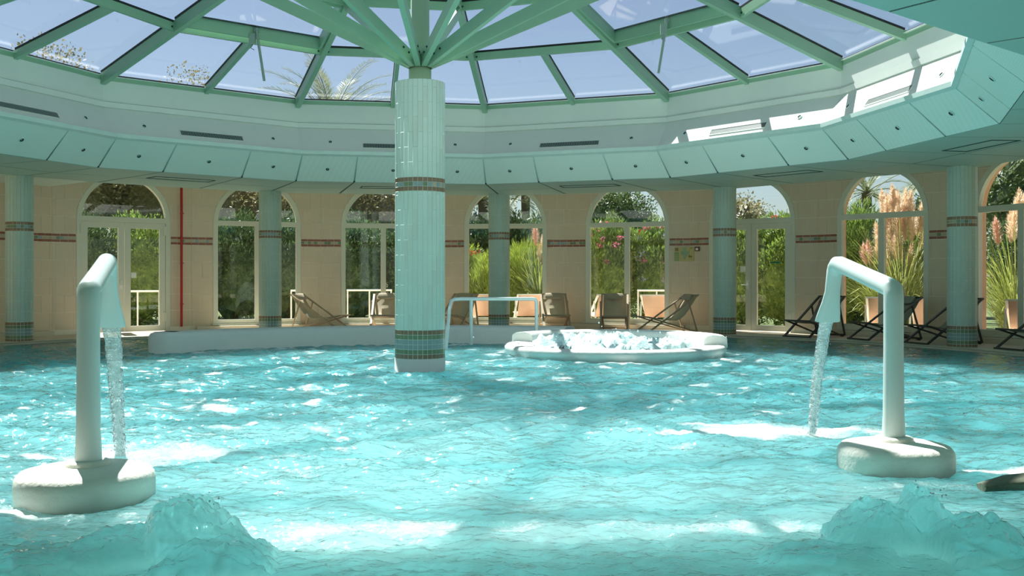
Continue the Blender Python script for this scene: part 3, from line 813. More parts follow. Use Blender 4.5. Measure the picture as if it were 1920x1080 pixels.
# ------------------------------------------------------------------ swan-neck fountains
def fountain(bx, by, px_, py_, dx, dy, lab, R_):
    root = thing('swan_neck_fountain', lab, 'fountain', (bx, by, 0))
    rel = Vector((px_ - bx, py_ - by, 0))
    b = MB(); b.lathe((0, 0, 0), [(0, .128), (R_ * .8, .128), (R_ * .92, .118), (R_ * .985, .09), (R_, .055), (R_ * .995, -.1), (R_, -1.28)], 72, wob=lambda a, z: 1 + .007 * sin(3 * a + 1) + .004 * sin(7 * a)); b.obj('base', M['basewhite'], root)
    b = MB(); b.lathe(rel, [(0, .155), (.10, .155), (.118, .147), (.122, .125), (.122, .10)], 40); b.obj('collar', M['basewhite'], root)
    e0 = rel + Vector((0, 0, 1.08)); end = rel + Vector((dx, dy, 1.255)); d = (end - e0).normalized()
    pts = [rel + Vector((0, 0, .14)), rel + Vector((0, 0, .30)), rel + Vector((0, 0, .7)), e0 - Vector((0, 0, .09)), e0 - Vector((0, 0, .045)), e0 + d * .01 + Vector((0, 0, .0)), e0 + d * .05, e0 + d * .10]
    rad = [.072, .064, .060, .060, .060, .061, .060, .060]
    hd = Vector((dx, dy, 0)).normalized(); side = Vector((hd.y, -hd.x, 0))
    pts += [e0 + d * .45, end - d * .10, end - d * .04, end + Vector((0, 0, -.006)) + hd * .012, end + Vector((0, 0, -.03)) + hd * .048, end + Vector((0, 0, -.075)) + hd * .066]
    rad += [.058, .057, .057, .057, .056, .048]
    b = MB(); b.tube(pts, rad, 28); b.obj('neck', M['resin'], root)
    # spout: rounded flat duct that narrows, then flares
    sp = [(.040, -.018, .050, .046), (.062, -.055, .054, .044), (.078, -.10, .053, .038), (.10, -.20, .055, .028), (.13, -.28, .066, .026), (.165, -.36, .084, .024), (.195, -.42, .094, .022)]
    b = MB(); n = 28; vs = []
    for k_, (f_, z_, wd, th) in enumerate(sp):
        c = end + hd * f_ + Vector((0, 0, z_)); 
        nx = sp[min(k_ + 1, len(sp) - 1)]; pv = sp[max(k_ - 1, 0)]
        tang = (hd * (nx[0] - pv[0]) + Vector((0, 0, nx[1] - pv[1]))).normalized(); nr = side.cross(tang).normalized()
        for q in range(n):
            t = 2 * pi * q / n; cx_, sx_ = cos(t), sin(t); pw = .7
            vs.append(c + side * wd * (abs(cx_) ** pw) * (1 if cx_ > 0 else -1) + nr * th * (abs(sx_) ** pw) * (1 if sx_ > 0 else -1))
    fs = [(i * n + k, i * n + (k + 1) % n, (i + 1) * n + (k + 1) % n, (i + 1) * n + k) for i in range(len(sp) - 1) for k in range(n)]
    b.add(vs, fs, 0, True); b.add(vs[:n], [tuple(range(n))[::-1]])
    b.obj('spout', M['resin'], root)
    tip = end + hd * .20 + Vector((0, 0, -.415))
    return root, Vector((bx, by, 0)) + tip, hd, side
f1, tip1, hd1, sd1 = fountain(-2.29, 5.41, -2.315, 5.50, -.25, .88, 'white swan neck fountain on round base left of the central column', .355)
f2, tip2, hd2, sd2 = fountain(2.37, 6.23, 2.40, 6.33, -.07, .86, 'white swan neck fountain on round base right of the central column', .345)
def water_mat(name, body, tint, k_tr, rough=.04, bump1=.35, foam=True):
    m = bpy.data.materials.new(name); m.use_nodes = True; n = m.node_tree; n.nodes.clear(); L = n.links.new
    o = n.nodes.new('ShaderNodeOutputMaterial'); g = n.nodes.new('ShaderNodeNewGeometry')
    mp = n.nodes.new('ShaderNodeMapping'); mp.inputs['Scale'].default_value = (.8, 1.25, 1); L(g.outputs['Position'], mp.inputs[0])
    t1 = n.nodes.new('ShaderNodeTexNoise'); t1.inputs['Scale'].default_value = 9 if foam else 45; t1.inputs['Detail'].default_value = 3; t1.inputs['Roughness'].default_value = .6
    t1.inputs['Distortion'].default_value = .2
    L(mp.outputs[0], t1.inputs['Vector'])
    bp = n.nodes.new('ShaderNodeBump'); bp.inputs['Strength'].default_value = bump1; bp.inputs['Distance'].default_value = .020 if foam else .03; L(t1.outputs[0], bp.inputs['Height'])
    df = n.nodes.new('ShaderNodeSubsurfaceScattering' if foam else 'ShaderNodeBsdfDiffuse')
    if foam: df.falloff = 'BURLEY'; df.inputs['Scale'].default_value = 3.0; L(bp.outputs[0], df.inputs['Normal']); df.inputs['Radius'].default_value = (.6, 1, 1)
    t2 = n.nodes.new('ShaderNodeTexNoise'); t2.inputs['Scale'].default_value = 1.1; t2.inputs['Detail'].default_value = 6; t2.inputs['Distortion'].default_value = 1.2; L(g.outputs['Position'], t2.inputs['Vector'])
    mr = n.nodes.new('ShaderNodeMapRange'); mr.inputs[1].default_value = .35; mr.inputs[2].default_value = .7; L(t2.outputs[0], mr.inputs[0])
    cm = n.nodes.new('ShaderNodeMix'); cm.data_type = 'RGBA'; cm.inputs[6].default_value = tuple(c * .80 for c in body[:3]) + (1,); cm.inputs[7].default_value = tuple(min(1, c * 1.2 + .02) for c in body[:3]) + (1,)
    L(mr.outputs[0], cm.inputs[0])
    if foam:
        bub_light = n.nodes.new('ShaderNodeAttribute'); bub_light.attribute_name = 'bubbles_and_light'  # bubbly water, plus brightness painted in for the unlit near band
        cm2 = n.nodes.new('ShaderNodeMix'); cm2.data_type = 'RGBA'; cm2.inputs[7].default_value = (.52, .95, .93, 1); L(bub_light.outputs['Fac'], cm2.inputs[0]); L(cm.outputs[2], cm2.inputs[6]); L(cm2.outputs[2], df.inputs[0])
    else: L(cm.outputs[2], df.inputs[0])
    tr = n.nodes.new('ShaderNodeBsdfTransparent'); tr.inputs[0].default_value = tint
    m1 = n.nodes.new('ShaderNodeMixShader'); m1.inputs[0].default_value = k_tr; L(df.outputs[0], m1.inputs[1]); L(tr.outputs[0], m1.inputs[2])
    gl = n.nodes.new('ShaderNodeBsdfGlossy'); gl.inputs['Roughness'].default_value = rough; L(bp.outputs[0], gl.inputs['Normal'])
    fr = n.nodes.new('ShaderNodeFresnel'); fr.inputs[0].default_value = 1.33; L(bp.outputs[0], fr.inputs['Normal'])
    m2 = n.nodes.new('ShaderNodeMixShader'); L(fr.outputs[0], m2.inputs[0]); L(m1.outputs[0], m2.inputs[1]); L(gl.outputs[0], m2.inputs[2])
    last = m2
    if foam:
        at = n.nodes.new('ShaderNodeAttribute'); at.attribute_name = 'foam'  # foam cover plus the painted glint specks
        t3 = n.nodes.new('ShaderNodeTexNoise'); t3.inputs['Scale'].default_value = 52; t3.inputs['Detail'].default_value = 6; t3.inputs['Roughness'].default_value = .8; L(g.outputs['Position'], t3.inputs['Vector'])
        ad = n.nodes.new('ShaderNodeMath'); ad.operation = 'ADD'; L(at.outputs['Fac'], ad.inputs[0]); L(t3.outputs[0], ad.inputs[1])
        r2 = n.nodes.new('ShaderNodeMapRange'); r2.inputs[1].default_value = .80; r2.inputs[2].default_value = 1.34; r2.inputs[4].default_value = .80; L(ad.outputs[0], r2.inputs[0])
        fd = n.nodes.new('ShaderNodeBsdfPrincipled'); fd.inputs['Base Color'].default_value = (.86, .93, .91, 1); fd.inputs['Roughness'].default_value = .35; L(bp.outputs[0], fd.inputs['Normal'])
        m3 = n.nodes.new('ShaderNodeMixShader'); L(r2.outputs[0], m3.inputs[0]); L(m2.outputs[0], m3.inputs[1]); L(fd.outputs[0], m3.inputs[2]); last = m3
    L(last.outputs[0], o.inputs[0]); return m
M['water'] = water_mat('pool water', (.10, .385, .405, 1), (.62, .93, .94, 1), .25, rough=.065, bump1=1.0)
M['jet'] = water_mat('falling water', (.80, .95, .95, 1), (.95, .99, .99, 1), .40, rough=.12, bump1=1.0, foam=False)
def jet(tip, hd, side, land, w0, lab):
    b = MB(); n = 22; m_ = 70; vs = []
    for i in range(m_ + 1):
        f_ = i / m_; c = tip.lerp(land, f_); c = Vector((tip.x + (land.x - tip.x) * (f_ ** .72), tip.y + (land.y - tip.y) * (f_ ** .72), c.z))
        wd = w0 * (1 - .42 * f_) ; th = .024 + .012 * f_
        for q in range(n):
            t = 2 * pi * q / n; k = 1 + .22 * (vnoise(np.array([q * .9 + 3.]), np.array([i * .55]))[0] - .5) * 2 * (.4 + f_)
            vs.append(c + side * cos(t) * wd * k + hd * sin(t) * th * k)
    b.add(vs, [(i * n + k, i * n + (k + 1) % n, (i + 1) * n + (k + 1) % n, (i + 1) * n + k) for i in range(m_) for k in range(n)], 0, True)
    for i in range(120):
        f_ = random.random() ** .6; c = tip.lerp(land, f_); c = c + side * random.gauss(0, .02 + .03 * f_) + hd * random.gauss(0, .02)
        r = random.uniform(.002, .005); x, y, z = c
        b.add([(x + r, y, z), (x - r, y, z), (x, y + r, z), (x, y - r, z), (x, y, z + 2 * r), (x, y, z - 2 * r)], [(0, 2, 4), (2, 1, 4), (1, 3, 4), (3, 0, 4), (2, 0, 5), (1, 2, 5), (3, 1, 5), (0, 3, 5)], 0, True)
    o = b.obj('water_jet', M['jet'], label=lab, cat='water jet', kind='stuff', origin=tip)
land1 = Vector((-2.60, 6.68, -.03)); land2 = Vector((2.27, 7.62, -.03))
jet(tip1, hd1, sd1, land1, .055, 'falling water jet from the fountain left of the central column')
jet(tip2, hd2, sd2, land2, .05, 'falling water jet from the fountain right of the central column')

# ------------------------------------------------------------------ pool water surface
def wave_h(X, Y):
    h = np.zeros_like(X); r = np.random.default_rng(5)
    wx = .25 * (fbm(X * .8, Y * .8, 3) - .5); wy = .25 * (fbm(X * .8 + 40, Y * .8, 3) - .5)
    calm = .35 + .65 * np.clip((10.2 - np.hypot(X - CX, Y - CY)) / 4.5, 0, 1)
    for q in range(34):
        lam = .22 * (1.13 ** q) if q < 17 else .3 * (1.12 ** (q - 17)); th = r.uniform(0, 2 * pi); k = 2 * pi / lam
        h += .0058 * lam ** .8 * (.42 if lam > .7 else 1) * np.sin(k * ((X + wx) * cos(th) + (Y + wy) * sin(th)) + r.uniform(0, 6.28))
    ridge = 1 - np.abs(2 * fbm(X * 3.4 + 11, Y * 5.2, 5, .6) - 1)
    h += .036 * (ridge - .75)
    patch = np.clip(fbm(X * .9 + 3, Y * 1.3 + 9, 3) * 2.6 - .75, .15, 1.3)
    h += patch * .056 * (fbm(X * 7.5, Y * 11, 3, .55) - .5) + patch * .022 * (fbm(X * 24, Y * 34, 2, .6) - .5)
    return h * calm
def bumps(X, Y):
    h = np.zeros_like(X); f = np.zeros_like(X)
    nz = fbm(X * 7, Y * 7, 4, .6); nz2 = fbm(X * 22 + 4, Y * 22, 3, .6)
    for cx, cy, rx, ry, hh in ((-1.38, 4.32, .21, .26, .215), (-1.66, 4.22, .26, .26, .10), (-1.95, 4.15, .3, .25, .05), (-1.22, 4.10, .22, .3, .11),
                               (1.84, 4.52, .13, .18, .225), (1.62, 4.45, .22, .22, .16), (1.98, 4.35, .24, .3, .14), (2.2, 4.1, .3, .3, .05), (1.35, 4.2, .3, .25, .05)):
        d = np.sqrt(((X - cx) / rx) ** 2 + ((Y - cy) / ry) ** 2) * (1 + .9 * (nz - .5))
        h = np.maximum(h, hh * np.clip(1.15 - d ** 2, 0, 1) ** .75 * (1 + .55 * (nz2 - .5)))
    return h
def foam_glints_f(X, Y):
    n1 = fbm(X * 3.2, Y * 4.2, 4, .6); n2 = fbm(X * 1.1 + 7, Y * 1.6, 3)
    f = np.zeros_like(X)
    def ell(cx, cy, rx, ry, s): return s * np.clip(1.25 - np.sqrt(((X - cx) / rx) ** 2 + ((Y - cy) / ry) ** 2), 0, 1)
    f += ell(-2.45, 6.75, .95, .50, .75); f += ell(2.1, 7.75, .9, .36, 1.0); f += ell(1.1, 7.65, .8, .16, .5)
    f += ell(-2.9, 5.05, .6, .30, .8); f += ell(-2.2, 5.0, .55, .16, .45); f += ell(2.95, 6.1, .6, .14, .9); f += ell(2.35, 5.75, .6, .22, .4)
    f += ell(-.6, 4.75, 1.0, .22, .5); f += ell(.9, 4.75, .6, .18, .45); f += ell(1.25, 4.8, .3, .2, .3); f += ell(2.15, 4.75, .3, .15, .4)
    d = np.hypot(X - CX, Y - CY); f += .42 * np.clip(1 - np.abs(d - 4.98) / .28, 0, 1) * ((X < 0) & (Y > 14))
    f += .35 * np.clip(1 - np.abs(np.hypot(X - TX, Y - TY) - TR - .08) / .16, 0, 1)
    f += .25 * np.clip(1 - np.abs(np.hypot(X - CX, Y - CY) - .38) / .12, 0, 1)
    base = np.clip(n1 - .50, 0, 1) * 2.2 * np.clip((9.2 - d) / 4, 0, 1) * (.45 + n2)  # white specks over open water stand in for sun glints
    return np.clip(f * (.35 + 1.1 * n1) + base, 0, 1)
ny, nx = 820, 720
ys = 1.0 * np.exp(np.linspace(0, math.log(22.6 / 1.0), 140)); 
ys = np.concatenate([np.linspace(1.1, 3.3, 50)[:-1], 3.3 * np.exp(np.linspace(0, math.log(22.6 / 3.3), ny))])
u = np.linspace(-1, 1, nx); u = np.sign(u) * (.72 * np.abs(u) + .28 * np.abs(u) ** 3)
Yg, Ug = np.meshgrid(ys, u, indexing='ij'); Xg = Ug * (2.6 + .80 * Yg) * .98
Xg = np.clip(Xg, CX - 9.8, CX + 9.8)
Hg = wave_h(Xg, Yg); Bg = bumps(Xg, Yg); Zg = -.030 + Hg + Bg + .012 * (fbm(Xg * 16, Yg * 16, 3) - .5)
Fg = foam_glints_f(Xg, Yg) * (1 - .75 * np.clip(Bg / .05, 0, 1))
dd = np.hypot(Xg - CX, Yg - CY)
th = np.degrees(np.arctan2(Xg - CX, Yg - CY)) % 360
rp = np.array([star(a, 'pool') for a in np.arange(0, 361)]); rl = np.interp(th, np.arange(0, 361), rp)
inside = dd < rl + .10
edge = np.clip((rl - dd) / .35, 0, 1); Zg = np.where(edge < 1, np.minimum(Zg * edge + (1 - edge) * -.035, -.018 + .2 * edge), Zg)
intub = np.hypot(Xg - TX, Yg - TY) < TR - .1
incol = (dd < .28)
keep = inside & ~intub & ~incol
kf = keep[:-1, :-1] & keep[1:, :-1] & keep[:-1, 1:] & keep[1:, 1:]
wx_ = np.abs(Xg[:-1, 1:] - Xg[:-1, :-1]) > 1e-5; kf &= wx_
idx = np.arange(Xg.size).reshape(Xg.shape)
fq = np.stack([idx[:-1, :-1], idx[:-1, 1:], idx[1:, 1:], idx[1:, :-1]], -1)[kf]
used = np.unique(fq); remap = -np.ones(Xg.size, int); remap[used] = np.arange(len(used)); fq = remap[fq]
co = np.stack([Xg, Yg, Zg], -1).reshape(-1, 3)[used]
me = bpy.data.meshes.new('pool_water'); me.vertices.add(len(co)); me.vertices.foreach_set('co', co.astype(np.float32).ravel())
me.loops.add(fq.size); me.loops.foreach_set('vertex_index', fq.astype(np.int32).ravel())
me.polygons.add(len(fq)); me.polygons.foreach_set('loop_start', np.arange(0, fq.size, 4, dtype=np.int32)); me.polygons.foreach_set('loop_total', np.full(len(fq), 4, dtype=np.int32))
me.polygons.foreach_set('use_smooth', np.ones(len(fq), bool)); me.update(calc_edges=True); me.validate()
at = me.attributes.new('foam', 'FLOAT', 'POINT'); at.data.foreach_set('value', Fg.ravel()[used].astype(np.float32))
BubLight = (np.clip((6.2 - Yg) / 2, 0, 1) * .35 + np.clip((4.9 - Yg) / .8, 0, 1) * 1.0) * (.6 + .5 * fbm(Xg * 1.5, Yg * 1.5, 3)) * (1 - .55 * np.clip(Bg / .05, 0, 1)) + .35 * np.clip(1 - np.hypot((Xg + 1) / 5, (Yg - 7) / 4), 0, 1)  # paler bubbly water; near the camera it makes up for missing light
at2 = me.attributes.new('bubbles_and_light', 'FLOAT', 'POINT'); at2.data.foreach_set('value', np.clip(BubLight, 0, 1).ravel()[used].astype(np.float32))
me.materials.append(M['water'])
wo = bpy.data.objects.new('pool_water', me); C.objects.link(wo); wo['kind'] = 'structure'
# dark stone lip breaking the surface behind the right splash, and its twin on the left
def lip(pts, lab):
    b = MB(); rr = [(.02, .06), (.035, .10), (.045, .13), (.05, .14)]
    vs = []; n = 14
    for i, p in enumerate(pts):
        w_, = [rr[min(i, 3)]]
        for q in range(n):
            t = 2 * pi * q / n; k = 1 + .12 * sin(5 * t + i)
            vs.append(Vector(p) + Vector((0, cos(t) * w_[1] * k, sin(t) * w_[0] * k)))
    b.add(vs, [(i * n + k, i * n + (k + 1) % n, (i + 1) * n + (k + 1) % n, (i + 1) * n + k) for i in range(len(pts) - 1) for k in range(n)], 0, True)
    b.add(vs[:n], [tuple(range(n))]); b.add(vs[-n:], [tuple(range(n))[::-1]])
    b.obj('stone_ledge', M['rock'], label=lab, cat='ledge', origin=pts[0])
lip([(2.62, 5.62, -.02), (2.76, 5.64, -.0), (2.95, 5.68, .0), (3.6, 5.8, 0)], 'dark stone ledge breaking the water right of the fountain base')
lip([(-2.42, 4.70, -.06), (-2.56, 4.74, -.03), (-2.8, 4.78, -.02), (-3.3, 4.9, -.01)], 'dark stone ledge breaking the water beside the left fountain base')
b = MB(); dropcloud(b, -1.38, 4.36, .13, 22, .07, .04, .035, .004)
dropcloud(b, 1.88, 4.52, .14, 30, .05, .03, .04, .004)
b.obj('splash_drops', M['jet'], label='scattered water drops over the two foreground water mounds', cat='splash', kind='stuff', origin=(0, 4.4, 0))

# ------------------------------------------------------------------ wall fittings
p = atpx(342, RW * .993, 0)
b = MB(); b.tube([(p.x, p.y - .06, .10), (p.x, p.y - .06, 3.16)], .028, 12)
for z in (.6, 1.5, 2.6): b.box((p.x, p.y - .03, z), (.07, .06, .02))
b.obj('red_pipe', M['redpipe'], label='thin vertical red pipe on beige tiled wall', cat='pipe', origin=(p.x, p.y, .1))
# evacuation plan on the pier between window and right door (facet 1 right pier)
def wall_board(k, u0, u1, v0, v1, th, mi, b): 
    b.poly([fl_pt(k, u0, v0, -.008), fl_pt(k, u1, v0, -.008), fl_pt(k, u1, v1, -.008), fl_pt(k, u0, v1, -.008)], -outn(k) * th, mi)
M['plan'] = mat('yellow plan sheet', srgb(196, 184, 122), .35); M['plang'] = mat('plan green', srgb(140, 164, 112), .4); M['plant'] = mat('plan teal', srgb(150, 176, 140), .4); M['planb'] = mat('plan brown', srgb(150, 120, 70), .4)
pl = thing('evacuation_plan', 'yellow and green evacuation plan on beige wall below the mosaic band', 'sign', fl_pt(1, 1.2, 1.7, 0))
def kb(b, n, m_): return kid(b, n, m_, pl)
K = 1; U0, U1, V0, V1 = 1.12, 1.62 - .18, 1.53, 1.86
uu = 1.11
b = MB()
def onpier(u, v, d=-.008):                         # continuous u across the facet joint
    return fl_pt(1, u, v, d) if u <= half else fl_pt(2, u - 2 * half, v, d)
def sheet(b, u0, u1, v0, v1, th, mi, d=-.008):
    if u0 < half < u1:
        sheet(b, u0, half, v0, v1, th, mi, d); sheet(b, half, u1, v0, v1, th, mi, d); return
    k = 1 if u1 <= half + 1e-6 else 2; o = 0 if k == 1 else -2 * half
    b.poly([fl_pt(k, u + o, v, d) for u, v in ((u0, v0), (u1, v0), (u1, v1), (u0, v1))], -outn(k) * th, mi)
PU = 1.115
sheet(b, PU, PU + .46, 1.56, 1.88, .012, 0); sheet(b, PU, PU + .10, 1.56, 1.76, .014, 1); sheet(b, PU + .015, PU + .09, 1.79, 1.86, .014, 3)
sheet(b, PU + .20, PU + .27, 1.66, 1.87, .014, 2); sheet(b, PU + .15, PU + .33, 1.70, 1.78, .0145, 2); sheet(b, PU + .21, PU + .26, 1.60, 1.66, .014, 2); sheet(b, PU + .32, PU + .41, 1.64, 1.68, .014, 3)
for q in range(4): sheet(b, PU + .015, PU + .085, 1.58 + .04 * q, 1.593 + .04 * q, .0155, 0)
sheet(b, PU + .36, PU + .43, 1.845, 1.86, .014, 3); sheet(b, PU + .38, PU + .42, 1.60, 1.607, .014, 3)
for q in range(5): sheet(b, PU + .33 + .02 * q, PU + .337 + .02 * q, 1.645, 1.70 - .008 * q, .0155, 3)
kb(b, 'plan_sheet', [M['plan'], M['plang'], M['plant'], M['planb']])
ab = thing('alarm_button', 'small red framed alarm call point beside the yellow plan', 'alarm', onpier(PU + .53, 1.83))
b = MB(); sheet(b, PU + .485, PU + .595, 1.78, 1.88, .03, 0); kid(b, 'housing', mat('alarm red', srgb(120, 60, 50), .4), ab)
b = MB(); sheet(b, PU + .51, PU + .57, 1.80, 1.85, .034, 0); kid(b, 'button_plate', M['white'], ab)
k5 = 4; b = MB(); ctr = fl_pt(4, 1.33, 2.58, 0)
a_ = radians(PH + 60); al = Vector((cos(a_), -sin(a_), 0)); n_ = -outn(4)
pts = [ctr + al * .19 * cos(2 * pi * q / 32) + Vector((0, 0, .19 * sin(2 * pi * q / 32))) for q in range(32)]
b.poly(pts, n_ * .05); pts = [ctr + n_ * .05 + al * .15 * cos(2 * pi * q / 32) + Vector((0, 0, .15 * sin(2 * pi * q / 32))) for q in range(32)]; b.poly(pts, n_ * .008)
b.obj('wall_disc', mat('teal enamel', srgb(16, 116, 118), .3), label='round teal disc on the wall half hidden behind the column by the pampas', cat='wall disc', origin=ctr)

# ------------------------------------------------------------------ deck chairs
def make_chair(name, lab, fm, sm_, cm_, cushion=True):
    t = thing(name, lab, 'deck chair')
    W = .29
    A0, A1 = Vector((-.60, 0, .01)), Vector((.60, 0, .80)); B0, B1 = Vector((-.58, 0, .34)), Vector((.58, 0, .01))
    for s in (-1, 1):
        o = Vector((0, s * W, 0)); o2 = Vector((0, s * (W - .035), 0)); o3 = Vector((0, s * (W + .03), 0))
        b = MB(); b.beam(A0 + o, A1 + o, .026, .045, (0, 1, 0)); b.obj('long_rail', fm, t)
        b = MB(); b.beam(B0 + o2, B1 + o2, .026, .042, (0, 1, 0)); b.obj('seat_rail', fm, t)
        b = MB(); b.beam(A0.lerp(A1, .80) + o3, Vector((.56, 0, .03)) + o3, .022, .036, (0, 1, 0)); b.obj('prop', fm, t)
    for p, w_ in ((A0 + Vector((0, 0, .02)), W + .015), (A1, W + .02), (B0, W + .0), (B1 + Vector((0, 0, .02)), W), (Vector((.56, 0, .04)), W + .04)):
        b = MB(); b.beam(p + Vector((0, -w_, 0)), p + Vector((0, w_, 0)), .03, .03); b.obj('crossbar', fm, t)
    pr = [(-.58, .355), (-.45, .335), (-.25, .30), (-.05, .275), (.08, .27), (.20, .31), (.30, .39), (.42, .54), (.52, .68), (.60, .81)]
    b = MB(); vs = []
    for x, z in pr:
        vs += [(x, -W + .03, z), (x, W - .03, z)]
    vs += [(x + .004, y, z - .012) for x, y, z in vs]
    k = len(pr) * 2
    fs = [(2 * i, 2 * i + 2, 2 * i + 3, 2 * i + 1) for i in range(len(pr) - 1)] + [(k + 2 * i, k + 2 * i + 1, k + 2 * i + 3, k + 2 * i + 2) for i in range(len(pr) - 1)]
    fs += [(2 * i, k + 2 * i, k + 2 * i + 2, 2 * i + 2) for i in range(len(pr) - 1)] + [(2 * i + 1, 2 * i + 3, k + 2 * i + 3, k + 2 * i + 1) for i in range(len(pr) - 1)]
    b.add(vs, fs, 0, True); b.obj('sling', sm_, t)
    if cushion:
        b = MB(); c0, c1 = Vector((.465, 0, .665)), Vector((.575, 0, .80)); ax = (c1 - c0); n = 16; vs = []
        nr = Vector((-ax.z, 0, ax.x)).normalized()
        ctr = (c0 + c1) / 2 + nr * .035
        for y, k in ((-.19, .55), (-.175, .9), (0, 1), (.175, .9), (.19, .55)):
            for q in range(n): vs.append(ctr + ax * .52 * cos(2 * pi * q / n) * k + nr * .035 * sin(2 * pi * q / n) * k + Vector((0, y, 0)))
        b.add(vs, [(i * n + q, i * n + (q + 1) % n, (i + 1) * n + (q + 1) % n, (i + 1) * n + q) for i in range(4) for q in range(n)], 0, True)
        b.add(vs[:n], [tuple(range(n))[::-1]]); b.add(vs[-n:], [tuple(range(n))]); b.obj('head_cushion', cm_, t)
    return t
def rot_for(fx, fy): return atan2(-fy, -fx)       # chair front is local -X
G1 = 'taupe deck chairs along the back wall'; G2 = 'dark deck chairs before the right windows'
ch1 = make_chair('deck_chair', 'taupe deck chair turned side on facing the central column, beside the thin column', M['frameW'], M['sling'], M['cushion'])
ch1['group'] = G1
p = atpx(602, 10.15); ch1.location = p; ch1.rotation_euler = (0, 0, rot_for(1, -.28))
for px_, r_, f_, lab in ((722, 10.2, (.06, -1), 'taupe deck chair half hidden by the central column, left side of it'),
                        (856, 10.1, (-.35, -1), 'taupe deck chair peeking out behind the corner of the white handrail'),
                        (1041, 10.3, (.05, -1), 'taupe deck chair facing the pool just right of the white handrail'),
                        (1152, 10.1, (-.12, -1), 'taupe deck chair facing the pool before the window with pink oleander'),
                        (1250, 9.9, (-1, -.35), 'taupe deck chair seen from the side beside the evacuation plan pier')):
    dup(ch1, atpx(px_, r_), rot_for(*f_), lab, G1)
ch2 = make_chair('deck_chair', 'dark deck chair nearest to the right double door', M['frameD'], M['slingD'], M['slingD']); ch2['group'] = G2
p = atpx(1527, 10.0); ch2.location = p; ch2.rotation_euler = (0, 0, rot_for(-.75, -.6))
for px_, r_, f_, lab in ((1659, 10.15, (-1, -.3), 'dark deck chair seen from the side behind the neck of the right fountain'),
                        (1768, 10.05, (-1, -.32), 'dark deck chair partly hidden by the column before the pampas grass'),
                        (1948, 10.2, (-1, -.3), 'dark deck chair cut off by the picture edge, last in the row')):
    dup(ch2, atpx(px_, r_), rot_for(*f_), lab, G2)

# ------------------------------------------------------------------ garden
b = MB(); n_ = 96; va = []
for k in range(n_):
    a = 360 * k / n_; va.append([P(a, r, z) for r, z in ((11.25 if cos(radians(a)) > -.05 else star(a, 'hall') + .1, -.03), (14.6 if cos(radians(a)) > -.05 else 46, -.03), (90, -.03))])  # rear paving out of view, made wide to bounce daylight inside
for k in range(n_):
    p, q = va[k], va[(k + 1) % n_]
    b.add([p[0], q[0], q[1], p[1]], [(3, 2, 1, 0)], 0); b.add([p[1], q[1], q[2], p[2]], [(3, 2, 1, 0)], 1)
b.obj('ground', [M['paving'], M['soil']], kind='structure')
def leaves(n, c, rad, L, Wd, shell=.55, up=.0, seed=1, bottom=True, stretch=(1, 1, 1)):
    r = np.random.default_rng(seed)
    d = r.normal(size=(n, 3)); d /= np.linalg.norm(d, axis=1)[:, None]
    if bottom: d[:, 2] = np.abs(d[:, 2]) * np.where(r.random(n) < .72, 1, -1)
    rr = shell + (1 - shell) * r.random(n) ** .5
    lump = 1 + .18 * np.sin(5 * d[:, 0] + seed) * np.sin(4 * d[:, 2] + 2 * d[:, 1]) + .10 * np.sin(11 * d[:, 1] + 9 * d[:, 2])
    p = np.array(c) + d * rr[:, None] * np.array(rad) * lump[:, None]
    p[:, 2] = np.maximum(p[:, 2], .03)
    ax = d * .7 + r.normal(size=(n, 3)) * .6; ax[:, 2] += up; ax /= np.linalg.norm(ax, axis=1)[:, None]
    sdv = np.cross(ax, r.normal(size=(n, 3))); sdv /= np.linalg.norm(sdv, axis=1)[:, None]
    l = L * r.uniform(.6, 1.2, n)[:, None]; w_ = Wd * r.uniform(.7, 1.2, n)[:, None]
    return np.stack([p, p + ax * l * .5 + sdv * w_ * .5, p + ax * l, p + ax * l * .5 - sdv * w_ * .5], 1)
seedc = [100]
def ns(): seedc[0] += 1; return seedc[0]
def core(b, c, rad, sd_):
    vs = []; nu, nv = 14, 9
    for j in range(nv + 1):
        for i in range(nu):
            a, e = 2 * pi * i / nu, -pi / 2 + pi * j / nv; k = 1 + .16 * sin(3 * a + sd_) * cos(4 * e) + .1 * sin(7 * a + 2 * j)
            vs.append((c[0] + rad[0] * cos(a) * cos(e) * k, c[1] + rad[1] * sin(a) * cos(e) * k, max(.02, c[2] + rad[2] * sin(e) * k)))
    b.add(vs, [(j * nu + i, j * nu + (i + 1) % nu, (j + 1) * nu + (i + 1) % nu, (j + 1) * nu + i) for j in range(nv) for i in range(nu)])
def bush(x, y, rad, h, n, L, Wd, m_, lab, cat='shrub', name='oleander_shrub', blossoms=(), up=.5, group=None):
    t = thing(name, lab, cat, (x, y, 0), group=group); sd_ = ns()
    b = MB(); b.quads(leaves(int(n * 1.5), (0, 0, h * .48), (rad, rad * .8, h * .53), L, Wd * 1.25, .62, up, sd_))
    if Wd > .015: core(b, (0, 0, h * .48), (rad * .74, rad * .6, h * .42), sd_)
    b.obj('foliage', m_, t, kind='stuff')
    b = MB()
    for q in range(6): a = q * 1.05; b.tube([(0.05 * cos(a), .05 * sin(a), 0), (rad * .4 * cos(a), rad * .4 * sin(a), h * .6)], [.018, .008], 5)
    b.obj('stems', M['bark'], t)
    for m2, cnt in blossoms:
        r = np.random.default_rng(sd_ + 7); b = MB()
        for q in range(cnt):
            a = r.uniform(pi * .9, 2 * pi * 1.05); el = r.uniform(.15, 1.35) if m2 is not M['lilac'] else r.uniform(-.2, .9)
            c = np.array([rad * .98 * cos(el) * cos(a), rad * .8 * cos(el) * sin(a), h * .48 + h * .54 * sin(el)])
            b.quads(leaves(26, c, (.075, .075, .06), .05, .05, .2, 0, int(r.integers(9999)), False))
        b.obj('blossoms', m2, t, kind='stuff')
    return t
